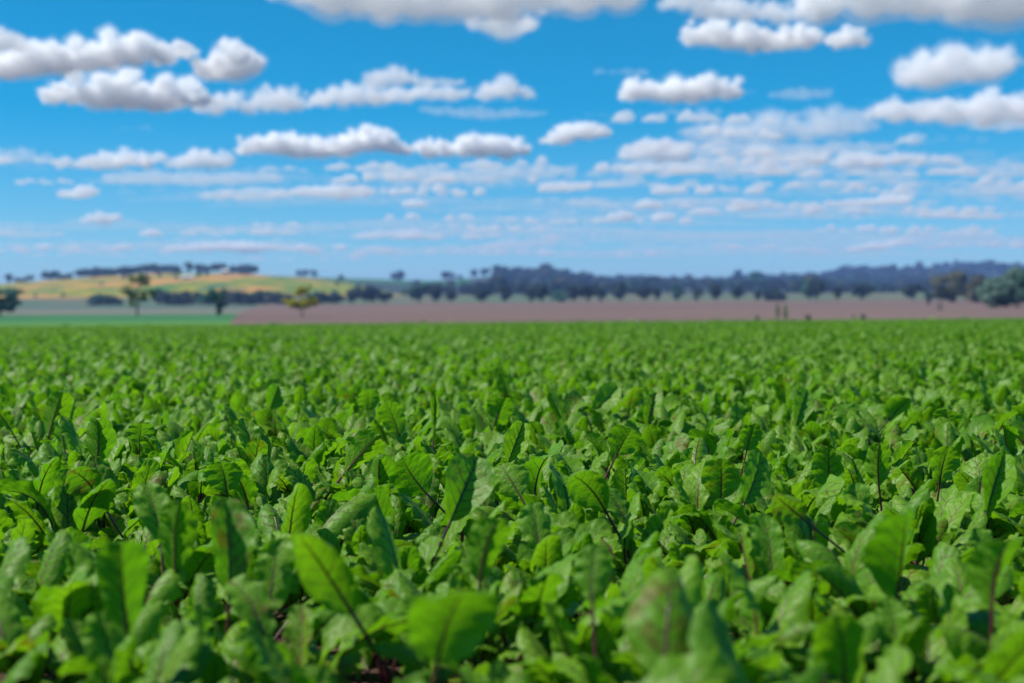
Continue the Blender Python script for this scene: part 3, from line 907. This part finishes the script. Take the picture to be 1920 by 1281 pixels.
g.l.new(uvw, vor.inputs['Vector'])
fine_v = g.math('SUBTRACT', 1.0, g.step(vor.outputs['Distance'], 0.0, 0.07))
veins = g.math('MAXIMUM', mid_v, g.math('MULTIPLY', side_v, 0.9))
veins_all = g.math('MAXIMUM', veins, g.math('MULTIPLY', fine_v, 0.16))
back = g.add('ShaderNodeNewGeometry').outputs['Backfacing']
red = g.math('MULTIPLY_ADD', rnd2, 0.55, 0.50, clamp=True)
blot = g.noise(uvw, 2.2, 4)
c = g.mix(rnd, (0.088, 0.262, 0.008), (0.158, 0.345, 0.010))
c = g.mix(g.math('MULTIPLY', g.step(blot, 0.45, 0.75), 0.55), c, (0.180, 0.330, 0.006))
c = g.mix(g.math('MULTIPLY', g.step(g.noise(uvw, 9.0, 4), 0.50, 0.78), 0.35), c, (0.045, 0.145, 0.003))
# a few leaves with rusty or yellowed parts, and small brown spots
rust = g.math('MULTIPLY', g.step(rnd3, 0.80, 0.95), g.step(g.noise(uvw, 3.1, 5), 0.46, 0.66))
c = g.mix(g.math('MULTIPLY', rust, 0.75), c, (0.155, 0.080, 0.012))
spot = g.math('MULTIPLY', g.step(g.noise(uvw, 15.0, 2), 0.70, 0.76), g.step(rnd2, 0.35, 0.6))
c = g.mix(g.math('MULTIPLY', spot, 0.8), c, (0.10, 0.055, 0.02))
c = g.mix(g.math('MULTIPLY', back, 0.18), c, (0.140, 0.270, 0.020))
c = g.mix(g.math('MULTIPLY', veins_all, red), c, g.mix(back, (0.150, 0.085, 0.050), (0.070, 0.012, 0.022)))
bmp = g.add('ShaderNodeBump')
bmp.inputs['Strength'].default_value = 0.55
bmp.inputs['Distance'].default_value = 0.004
vs = g.add('ShaderNodeTexVoronoi', feature='SMOOTH_F1')
vs.inputs['Scale'].default_value = 11.0
g.l.new(uvw, vs.inputs['Vector'])
hgt = g.math('ADD', g.math('MULTIPLY', vs.outputs['Distance'], -0.55), g.math('MULTIPLY', g.noise(uvw, 16.0, 4), 0.55))
hgt = g.math('SUBTRACT', hgt, g.math('MULTIPLY', veins, 0.35))
g.l.new(hgt, bmp.inputs['Height'])
pr = g.principled(c, 0.48, 0.36, bmp.outputs[0])
tr = g.add('ShaderNodeBsdfTranslucent')
g.l.new(bmp.outputs[0], tr.inputs['Normal'])
tcol = g.mix(g.math('MULTIPLY', veins_all, red), g.mix(rnd, (0.155, 0.450, 0.005), (0.235, 0.530, 0.007)), (0.06, 0.006, 0.012))
tcol = g.mix(g.math('MULTIPLY', rust, 0.7), tcol, (0.22, 0.10, 0.01))
g.l.new(tcol, tr.inputs[0])
mx = g.add('ShaderNodeMixShader'); mx.inputs[0].default_value = 0.42
g.l.new(pr.outputs[0], mx.inputs[1]); g.l.new(tr.outputs[0], mx.inputs[2])
LEAF = g.finish(mx)

g = Nodes('beet_stalk')
oi = g.add('ShaderNodeObjectInfo').outputs['Random']
c = g.mix(oi, (0.050, 0.007, 0.018), (0.130, 0.024, 0.045))
STALK = g.finish(g.principled(c, 0.35, 0.5))


def leaf_shape(rng, Lb, Wd, Lp, th0, kp, kb, fold, curl, ruffle, pucker, twist=0.0, p=0.6, q=0.42, side=0.0, rows=27, cols=15):
    """Beet leaf growing from the origin outward along +X: blade and stalk as (verts, faces, uv). Angles in radians, th from vertical."""
    nP = 9
    ds = Lp / (nP - 1)
    th = th0 + kp * np.linspace(0, 1, nP)
    px = np.concatenate([[0], np.cumsum(np.sin(th[:-1]) * ds)])
    pz = np.concatenate([[0], np.cumsum(np.cos(th[:-1]) * ds)])
    v = np.linspace(0, 1, rows)
    v = 0.5 * v + 0.5 * np.sin(v * math.pi / 2)            # closer rows near the tip
    tb = th[-1] + kb * v ** 1.3
    dv = np.diff(v) * Lb
    bx = px[-1] + np.concatenate([[0], np.cumsum(np.sin(tb[:-1]) * dv)])
    bz = pz[-1] + np.concatenate([[0], np.cumsum(np.cos(tb[:-1]) * dv)])
    by = side * Lb * v ** 2
    cen = np.stack([bx, by, bz], 1)
    T = np.stack([np.sin(tb), np.zeros(rows), np.cos(tb)], 1)
    N = np.stack([-np.cos(tb), np.zeros(rows), np.sin(tb)], 1)
    tw = twist * v
    B0 = np.cross(N, T)
    B = B0 * np.cos(tw)[:, None] + N * np.sin(tw)[:, None]
    N = N * np.cos(tw)[:, None] - B0 * np.sin(tw)[:, None]
    vv = np.clip(v, 0.0, 1)
    prof = vv ** p * (1 - vv) ** q
    prof /= prof.max()
    asym = 1 + 0.08 * np.sin(v * 9 + rng.uniform(0, 6)) * rng.uniform(0.3, 1)
    half = Wd / 2 * prof * asym
    half[0] = 0.004
    u = np.linspace(-1, 1, cols)
    c0 = cols // 2
    wave = rng.uniform(0, 6.28, 4)
    out = np.zeros((rows, cols, 3))
    k1, k2 = rng.uniform(16, 26), rng.uniform(30, 44)
    for i in range(rows):
        for sgn in (-1, 1):
            b = n = 0.0
            js = range(c0, -1, -1) if sgn < 0 else range(c0, cols)
            prev = 0.0
            for j in js:
                t = abs(u[j]) * half[i]
                dt = t - prev; prev = t
                al = fold * (1 - 0.35 * v[i]) + (curl + 0.35 * math.sin(wave[3] + 3 * v[i])) * abs(u[j])
                b += math.cos(al) * dt
                n += math.sin(al) * dt
                ruf = ruffle * u[j] ** 2 * (math.sin(k1 * v[i] + wave[0] + sgn * 1.3) + 0.6 * math.sin(k2 * v[i] + wave[1] + sgn * 2.1)) * min(1.0, half[i] / (Wd * 0.3))
                sv = v[i] - 0.30 * abs(u[j]) ** 1.25 + sgn * 0.035
                fr = (sv * 6.0) % 1.0
                pk = pucker * (1 - abs(2 * abs(fr - 0.5)) ** 2 * 0 - (1 - abs(math.sin(math.pi * (fr + 0.5))))) * math.sin(math.pi * min(1, abs(u[j]) * 1.05)) ** 0.5 if 0 < abs(u[j]) < 0.95 else 0.0
                rn = pucker * 0.7 * math.sin(41 * u[j] + 13 * v[i] + wave[2]) * math.sin(29 * v[i] + 9 * u[j] + wave[1])
                out[i, j] = cen[i] + B[i] * (sgn * b) + N[i] * (n + ruf + pk + rn * abs(u[j]))
    # stalk: petiole and midrib
    k = max(2, int(rows * 0.86))
    path = np.concatenate([np.stack([px, np.zeros(nP), pz], 1), cen[1:k:3] - N[1:k:3] * 0.0008])
    nb = len(path) - nP
    rad = np.concatenate([np.linspace(0.0046, 0.0030, nP), np.linspace(0.0026, 0.0005, nb)]) * (Lb / 0.14) ** 0.5
    sv, sf = tube(path, rad, 6)
    uvs = np.stack(np.broadcast_arrays((u[None, :] + 1) / 2, v[:, None]), -1)
    return out.reshape(-1, 3), grid_faces(rows, cols), uvs.reshape(-1, 2), sv, sf


def finish_leaf(name, V, F, UV, mat, rand):
    me = mesh(name, V, F, [mat])
    ul = me.uv_layers.new(name='UVMap')
    li = np.empty(len(me.loops), np.int32); me.loops.foreach_get('vertex_index', li)
    ul.data.foreach_set('uv', np.asarray(UV, np.float32)[li].ravel())
    a = me.attributes.new('leaf_rand', 'FLOAT', 'POINT')
    a.data.foreach_set('value', np.broadcast_to(np.asarray(rand, np.float32), len(me.vertices)).copy())
    return me


def random_params(rng, typ):
    U_ = rng.uniform
    if typ == 'upright':
        return dict(Lb=U_(.13, .18), Wd=U_(.068, .102), Lp=U_(.12, .18), th0=U_(.05, .50), kp=U_(.0, .4), kb=U_(.0, 1.5), fold=U_(-.05, .45), curl=U_(-1.1, .7), ruffle=U_(.003, .0075), pucker=U_(.0016, .0034), twist=U_(-.8, .8), side=U_(-.2, .2))
    if typ == 'arched':
        return dict(Lb=U_(.14, .19), Wd=U_(.075, .115), Lp=U_(.11, .17), th0=U_(.1, .5), kp=U_(.0, .4), kb=U_(.4, 2.1), fold=U_(-.2, .5), curl=U_(-1.6, .5), ruffle=U_(.003, .009), pucker=U_(.0018, .0036), twist=U_(-.7, .7), side=U_(-.2, .2))
    if typ == 'rolled':
        return dict(Lb=U_(.13, .18), Wd=U_(.08, .10), Lp=U_(.13, .19), th0=U_(.02, .3), kp=U_(.0, .2), kb=U_(-.2, .7), fold=U_(.45, .9), curl=U_(.3, 1.0), ruffle=U_(.002, .005), pucker=U_(.0015, .003), twist=U_(-.8, .8), side=U_(-.2, .2))
    if typ == 'low':
        return dict(Lb=U_(.11, .16), Wd=U_(.07, .105), Lp=U_(.10, .15), th0=U_(.4, .8), kp=U_(.0, .5), kb=U_(-.2, 1.1), fold=U_(-.2, .4), curl=U_(-1.2, .5), ruffle=U_(.003, .009), pucker=U_(.0018, .0036), twist=U_(-.7, .7), side=U_(-.2, .2))
    return dict(Lb=U_(.06, .10), Wd=U_(.03, .05), Lp=U_(.09, .16), th0=U_(.02, .25), kp=U_(.0, .2), kb=U_(-.1, .7), fold=U_(.2, .7), curl=U_(-.2, .8), ruffle=U_(.002, .005), pucker=U_(.001, .002), twist=U_(-.8, .8))


LIB = {}
LOW = {}
rng = np.random.default_rng(11)
for typ, n in (('upright', 16), ('arched', 16), ('rolled', 9), ('low', 10), ('young', 5)):
    LIB[typ], LOW[typ] = [], []
    for k in range(n):
        pr_ = random_params(rng, typ)
        pr_['p'], pr_['q'] = rng.uniform(.45, .72), rng.uniform(.36, .5)
        sd_ = int(rng.integers(1e6))
        V, F, UV, sv, sf = leaf_shape(np.random.default_rng(sd_), **pr_)
        r_ = rng.random()
        LIB[typ].append((finish_leaf('beet_leaf_' + typ, V, F, UV, LEAF, r_), mesh('beet_stalk_' + typ, sv, sf, [STALK])))
        V, F, UV, sv, sf = leaf_shape(np.random.default_rng(sd_), rows=12, cols=7, **pr_)
        LOW[typ].append((V, F, UV, sv, sf, r_))


def plant_leaves(rng):
    """(type, variant, azimuth, lean, scale) of every leaf of one plant."""
    out = []
    a0 = rng.uniform(0, 6.28)
    plan = ['upright'] * rng.integers(2, 4) + ['arched'] * rng.integers(4, 7) + ['low'] * rng.integers(3, 5) + ['young'] * rng.integers(0, 2)
    if rng.random() < 0.5: plan.append('rolled')
    for k, typ in enumerate(plan):
        out.append((typ, int(rng.integers(len(LIB[typ]))), a0 + k * 2.4 + rng.uniform(-.4, .4), rng.uniform(-.32, .32), rng.uniform(.66, 1.08)))
    return out


def leaf_matrix(az, lean, sc):
    return Matrix.Rotation(az, 4, 'Z') @ Matrix.Rotation(lean, 4, 'Y') @ Matrix.Scale(sc, 4)


# ---- where the plants stand: drill rows across the view
ROW_Y, STEP_X = 0.26, 0.145
prng = np.random.default_rng(23)
rows = []
y = -2.0
while y < 25.0:
    rows.append(y)
    y += ROW_Y
near_pts, mass_pts = [], []
for ri, y in enumerate(rows):
    half = 0.5 * max(y, 0) + 1.6
    x = -half + prng.uniform(0, STEP_X)
    while x < half:
        p = (x + prng.uniform(-.035, .035), y + prng.uniform(-.05, .05) + 0.03 * math.sin(x * 0.9), float(prng.uniform(.80, 1.06) + 0.09 * math.sin(x * 1.3 + y * 0.8) * math.sin(y * 1.7 - x * .4)))
        if y > 0.85 and abs(p[0]) < 0.36 * y + 0.12: near_pts.append((p[1], p[0], p[2], ri))
        elif y > 0.5 or abs(x) > 0.5 or y < -0.3: mass_pts.append(p)
        x += STEP_X * prng.uniform(.82, 1.2)
near_pts.sort()

# ---- leaves that stand out in the photograph: (base px, base py, tip px, tip py, width px, facing, kind of blade, label)
HERO = [
    (800, 925, 742, 862, 95, 'under', 'flat', 'beet plant with a broad flat round leaf facing the camera in mid-crop'),
    (845, 978, 900, 862, 88, 'upper', 'fold', 'beet plant with a big pale leaf leaning right, behind the broad round one'),
    (952, 868, 984, 795, 34, 'upper', 'roll', 'beet plant with one narrow leaf rolled like a finger, in mid-field'),
    (975, 930, 940, 868, 82, 'upper', 'flat', 'beet plant with a round pale leaf under the rolled finger leaf'),
    (1135, 955, 1090, 866, 88, 'under', 'arch', 'beet plant with a glossy bowed leaf and thick dark rib, centre right'),
    (1157, 850, 1180, 795, 66, 'under', 'flat', 'beet plant with a fan-shaped leaf on a long purple stalk'),
    (1180, 770, 1180, 722, 42, 'under', 'flat', 'beet plant with an upright oval leaf at the back of the sharp zone'),
    (1215, 800, 1222, 735, 34, 'upper', 'fold', 'beet plant with a leaf folded along its rib beside the oval one'),
    (748, 815, 728, 748, 46, 'under', 'flat', 'beet plant with a dark upright oval leaf showing a purple rib'),
    (812, 830, 820, 742, 26, 'upper', 'roll', 'beet plant with a slim leaf folded edge-on like a blade'),
    (650, 880, 705, 805, 52, 'under', 'fold', 'beet plant with a long curved leaf sweeping right, left of the middle'),
    (925, 800, 945, 742, 40, 'under', 'fold', 'beet plant with a creased leaf showing purple veins near the centre'),
    (1060, 805, 1032, 735, 26, 'upper', 'roll', 'beet plant with a crumpled leaf twisting upward, silver rib'),
    (1352, 935, 1352, 852, 76, 'under', 'flat', 'beet plant with a large round leaf with a forked dark rib, right of centre'),
    (1395, 945, 1445, 858, 54, 'upper', 'fold', 'beet plant with a pale half-folded leaf leaning right beside the large round leaf'),
    (1400, 845, 1412, 790, 44, 'under', 'flat', 'beet plant with a rusty brown-green leaf and dark veins'),
    (1472, 775, 1472, 700, 30, 'under', 'fold', 'tall slim beet plant leaf standing above the others, right of centre'),
    (1492, 800, 1515, 730, 36, 'upper', 'fold', 'beet plant with a leaning folded leaf right of the tall slim one'),
    (1505, 972, 1440, 920, 74, 'under', 'arch', 'beet plant with a bowed leaf hiding dark purple stalks, lower right'),
    (1555, 930, 1555, 830, 62, 'under', 'flat', 'beet plant with a tall crowded upright leaf among purple stalks'),
    (1648, 910, 1640, 828, 48, 'under', 'fold', 'beet plant with a tall creased leaf beside a gap of soil, right side'),
    (1762, 905, 1765, 830, 58, 'under', 'flat', 'beet plant with a small round leaf standing over the dark gap at the right'),
    (1850, 960, 1885, 850, 46, 'upper', 'roll', 'beet plant with a steep rolled leaf near the right edge'),
    (1775, 810, 1780, 765, 52, 'under', 'flat', 'beet plant with a rounded leaf at the right behind the soil gap'),
    (1665, 790, 1700, 745, 56, 'under', 'arch', 'beet plant with an arched leaf and dark rib at the upper right'),
    (1610, 800, 1580, 755, 54, 'upper', 'flat', 'beet plant with a dull grey-green leaf facing up, upper right'),
    (1110, 770, 1165, 730, 40, 'upper', 'fold', 'beet plant with a leaf lying back towards the upright oval leaf'),
    (425, 920, 420, 860, 72, 'under', 'flat', 'beet plant with a round leaf with branching veins, left of centre'),
    (180, 925, 150, 870, 84, 'under', 'arch', 'beet plant with a broad drooping leaf near the left edge'),
    (300, 1010, 288, 905, 56, 'upper', 'fold', 'beet plant with a tall pointed folded leaf at the left'),
    (262, 830, 262, 790, 50, 'under', 'flat', 'beet plant with a small round leaf at the left, standing free'),
    (180, 865, 200, 785, 58, 'under', 'fold', 'beet plant with a deeply veined leaf leaning right near the left edge'),
    (92, 815, 118, 730, 46, 'under', 'fold', 'beet plant with a tall bowed leaf on a dark stalk at the left edge'),
    (120, 805, 130, 730, 34, 'upper', 'flat', 'beet plant with a pale round-topped leaf right of the bowed one'),
    (20, 805, -5, 750, 44, 'under', 'flat', 'beet plant with a wide leaf cut by the left edge, back of the sharp zone'),
    (560, 775, 572, 720, 28, 'under', 'flat', 'beet plant with a slim upright leaf at the back left of centre'),
    (505, 770, 525, 728, 46, 'upper', 'fold', 'beet plant with a leaning pale leaf left of the slim upright one'),
    (690, 770, 692, 728, 44, 'under', 'flat', 'beet plant with a round leaf over the sharp zone, left of the middle'),
    (430, 1110, 440, 940, 84, 'upper', 'fold', 'beet plant with a tall blurred leaf with pale rib in the left foreground'),
    (330, 1080, 322, 935, 64, 'under', 'fold', 'beet plant with a blurred upright leaf left of the tall pale-ribbed one'),
    (660, 1150, 560, 980, 120, 'under', 'arch', 'beet plant with a wide blurred bowed leaf in the left foreground'),
    (900, 1090, 905, 965, 66, 'under', 'fold', 'beet plant with a blurred upright leaf low in the middle'),
    (1245, 1290, 1250, 1075, 170, 'upper', 'arch', 'beet plant with the biggest blurred leaf low in the right foreground'),
    (1110, 1130, 1100, 1025, 72, 'upper', 'flat', 'beet plant with a blurred pale leaf above the foreground middle'),
    (1680, 1130, 1690, 950, 110, 'under', 'fold', 'beet plant with a tall blurred leaf in the right foreground'),
    (1860, 1140, 1850, 1010, 90, 'under', 'fold', 'beet plant with a blurred leaf against a dark gap at the right edge'),
    (820, 1240, 850, 1075, 170, 'under', 'arch', 'beet plant with a big blurred bowed leaf low in the middle foreground'),
    (240, 1200, 215, 1010, 90, 'under', 'fold', 'beet plant with a tall blurred leaf low in the left foreground'),
]
hero_plants = []
for (bx, by, tx, ty, wpx, face, blade, lab) in HERO:
    zm = 0.285
    ym = (by + ty) / 2
    d_ = (CZ - zm) * FPX / (ym - HORIZON)
    pb, pt = at(bx, by, d_), at(tx, ty, d_)
    L_ = (pt - pb).length
    lean = math.atan2(pt.x - pb.x, pt.z - pb.z)
    rr = np.random.default_rng(int(bx * 7 + by))
    Lb = L_ * {'flat': 1.03, 'fold': 1.05, 'roll': 1.04, 'arch': 1.18}[blade]
    th = 0.10
    Lp = max(0.05, pb.z / max(0.5, math.cos(lean)) / math.cos(th))
    P = dict(Lb=Lb, Wd=wpx / FPX * d_ * {'flat': 1.02, 'fold': 1.25, 'roll': 1.9, 'arch': 1.0}[blade], Lp=Lp, th0=th * 0.5, kp=0.12,
             kb={'flat': .5, 'fold': .4, 'roll': .2, 'arch': 1.0}[blade], fold={'flat': .2, 'fold': .5, 'roll': .8, 'arch': .1}[blade] + rr.uniform(-.1, .1),
             curl={'flat': -.35, 'fold': .25, 'roll': .8, 'arch': -.9}[blade] + rr.uniform(-.35, .35), ruffle=0.004, pucker=0.0026, twist=rr.uniform(-.5, .5),
             p=rr.uniform(.5, .62), q=rr.uniform(.38, .46), side=rr.uniform(-.2, .2))
    V, F, UV, sv, sf = leaf_shape(rr, **P)
    rnd_ = 0.0
    az = (-math.pi / 2 if face == 'under' else math.pi / 2) + rr.uniform(-.35, .35)
    M = Matrix.Rotation(lean, 4, 'Y') @ Matrix.Rotation(az, 4, 'Z')
    base_local = M @ Vector(sv[8 * 6:9 * 6].mean(0))
    loc = pb - base_local
    hero_plants.append((loc.y, loc.x, lab, M, finish_leaf('beet_leaf_marked', V, F, UV, LEAF, rr.random()), mesh('beet_stalk_marked', sv, sf, [STALK])))


def crowded(x, y):
    return any((x - h[1]) ** 2 + (y - h[0]) ** 2 < 0.065 ** 2 for h in hero_plants)


def veil(x, y):
    """True where a plant would stand right in front of a marked leaf."""
    for h in hero_plants:
        if 0.08 < h[0] - y < 0.36 and abs(x * h[0] / y - h[1]) < 0.085: return True
    return False


near_pts = [p for p in near_pts if not crowded(p[1], p[0])]
MAX_SINGLE = 298
n_auto = MAX_SINGLE - len(hero_plants)
LEAFGROUP = 'beet plants in the crop'
count_row = {}


def add_plant(x, y, sc, leaves, label, extra=None):
    root = tag(empty('beet_plant', (x, y, 0.0)), label, 'beet plant', LEAFGROUP)
    for (typ, k, az, lean, s_) in leaves:
        me, st = LIB[typ][k]
        lf = link('leaf', me, root)
        lf.matrix_basis = leaf_matrix(az, lean, s_ * sc)
        link('stalk', st, lf)
    if extra:
        lf = link('leaf', extra[1], root)
        lf.matrix_basis = extra[0]
        link('stalk', extra[2], lf)
    return root


for (y, x, lab, M, me, st) in hero_plants:
    rr = np.random.default_rng(int(abs(x) * 1000 + y * 77))
    lv = [l for l in plant_leaves(rr) if l[0] in ('arched', 'low')][:8]
    lv = [(t, k, az if not (-2.4 < ((az + math.pi) % 6.283) - math.pi < -0.7) else az + 1.6, ln, s_ * 0.8) for (t, k, az, ln, s_) in lv]
    add_plant(x, y, 0.95, lv, lab, (M, me, st))

picked = near_pts[:n_auto]
first_row = picked[0][3]
for (y, x, sc, ri) in picked:
    rr = np.random.default_rng(int(abs(x) * 1311 + y * 977))
    lv = plant_leaves(rr)
    if veil(x, y):
        lv = [(t, k, a, l, s_ * 0.85) for (t, k, a, l, s_) in lv if t != 'rolled']
    k = count_row.get(ri, 0); count_row[ri] = k + 1
    add_plant(x, y, sc, lv, (ri, k, len([1 for l in lv if l[0] == 'rolled'])))
# labels of the plain plants: their look and their place in the drill rows
total = dict(count_row)
for o in list(COL.objects):
    lab = o.get('label')
    if o.name.startswith('beet_plant') and lab is not None and not isinstance(lab, str):
        ri, k, rolled = [int(q) for q in lab]
        n = total[ri]
        look = 'with a rolled leaf' if rolled else 'with open leaves'
        row = ri - first_row
        blur = 'blurred' if row < 5 else 'leafy'
        o['label'] = f'{blur} beet plant {look}, {ordinal(row)} crop row from the camera, {ordinal(k)} from left'

# ---- the rest of the crop as one mass
for (y, x, sc, ri) in near_pts[n_auto:]: mass_pts.append((x, y, sc))
protos = []
for k in range(14):
    rr = np.random.default_rng(900 + k)
    VV, FF, UU, RR, MI = [], [], [], [], []
    off = 0
    for (typ, kk, az, lean, s_) in plant_leaves(rr):
        V, F, UV, sv, sf, r_ = LOW[typ][kk]
        M = np.array(leaf_matrix(az, lean, s_))[:3, :3]
        r_ = rr.random()
        VV.append(V @ M.T); FF += [tuple(i + off for i in q) for q in F.tolist()]; MI += [0] * len(F); UU.append(UV); RR += [r_] * len(V); off += len(V)
        VV.append(sv @ M.T); FF += [tuple(i + off for i in q) for q in sf]; MI += [1] * len(sf); UU.append(np.zeros((len(sv), 2))); RR += [r_] * len(sv); off += len(sv)
    me = finish_leaf('beet_mass', np.concatenate(VV), FF, np.concatenate(UU), LEAF, np.array(RR))
    me.materials.append(STALK)
    me.polygons.foreach_set('material_index', MI)
    protos.append(me)
y = 25.0
while y < FIELD_END:
    half = 0.46 * y + 3
    st = STEP_X * (1 + (y - 25) / 60)
    n = int(2 * half / st)
    xs = np.linspace(-half, half, n) + prng.uniform(-st * .4, st * .4, n)
    for x in xs: mass_pts.append((x, y + prng.uniform(-.12, .12), float(prng.uniform(.82, 1.15) + 0.12 * math.sin(x * .31 + 2 * math.sin(y * .13)) * math.sin(y * .22 + x * .05)) * (1 + (y - 25) / 400)))
    y += ROW_Y * (1 + (y - 25) / 60)
mp = [(x, y, 0.0) for x, y, s_ in mass_pts]
n = len(mp)
scatter('beet_crop', protos, mp, np.stack([prng.uniform(-.08, .08, n), prng.uniform(-.08, .08, n), prng.uniform(0, 6.28, n)], 1),
        np.repeat(np.array([s_ for x, y, s_ in mass_pts])[:, None], 3, 1), prng.integers(0, 14, n), 'dense green beet crop filling the field to its far edge', 'beet crop')

# ------------------------------------------------------------------ haze
HAZE_TOP = 215.0
v, f = box(-9500, 9500, -700, 9600, -20.0, HAZE_TOP)
g = Nodes('haze')
pv = g.add('ShaderNodeVolumePrincipled')
pv.inputs['Color'].default_value = (0.25, 0.43, 0.92, 1)
pv.inputs['Density'].default_value = 1.4e-4
pv.inputs['Anisotropy'].default_value = 0.0
g.l.new(pv.outputs[0], g.out.inputs['Volume'])
g.m.cycles.homogeneous_volume = True
tag(link('haze', mesh('haze', v, f, [g.m], False)), 'pale blue haze in the air over the fields', 'haze', None, 'stuff')
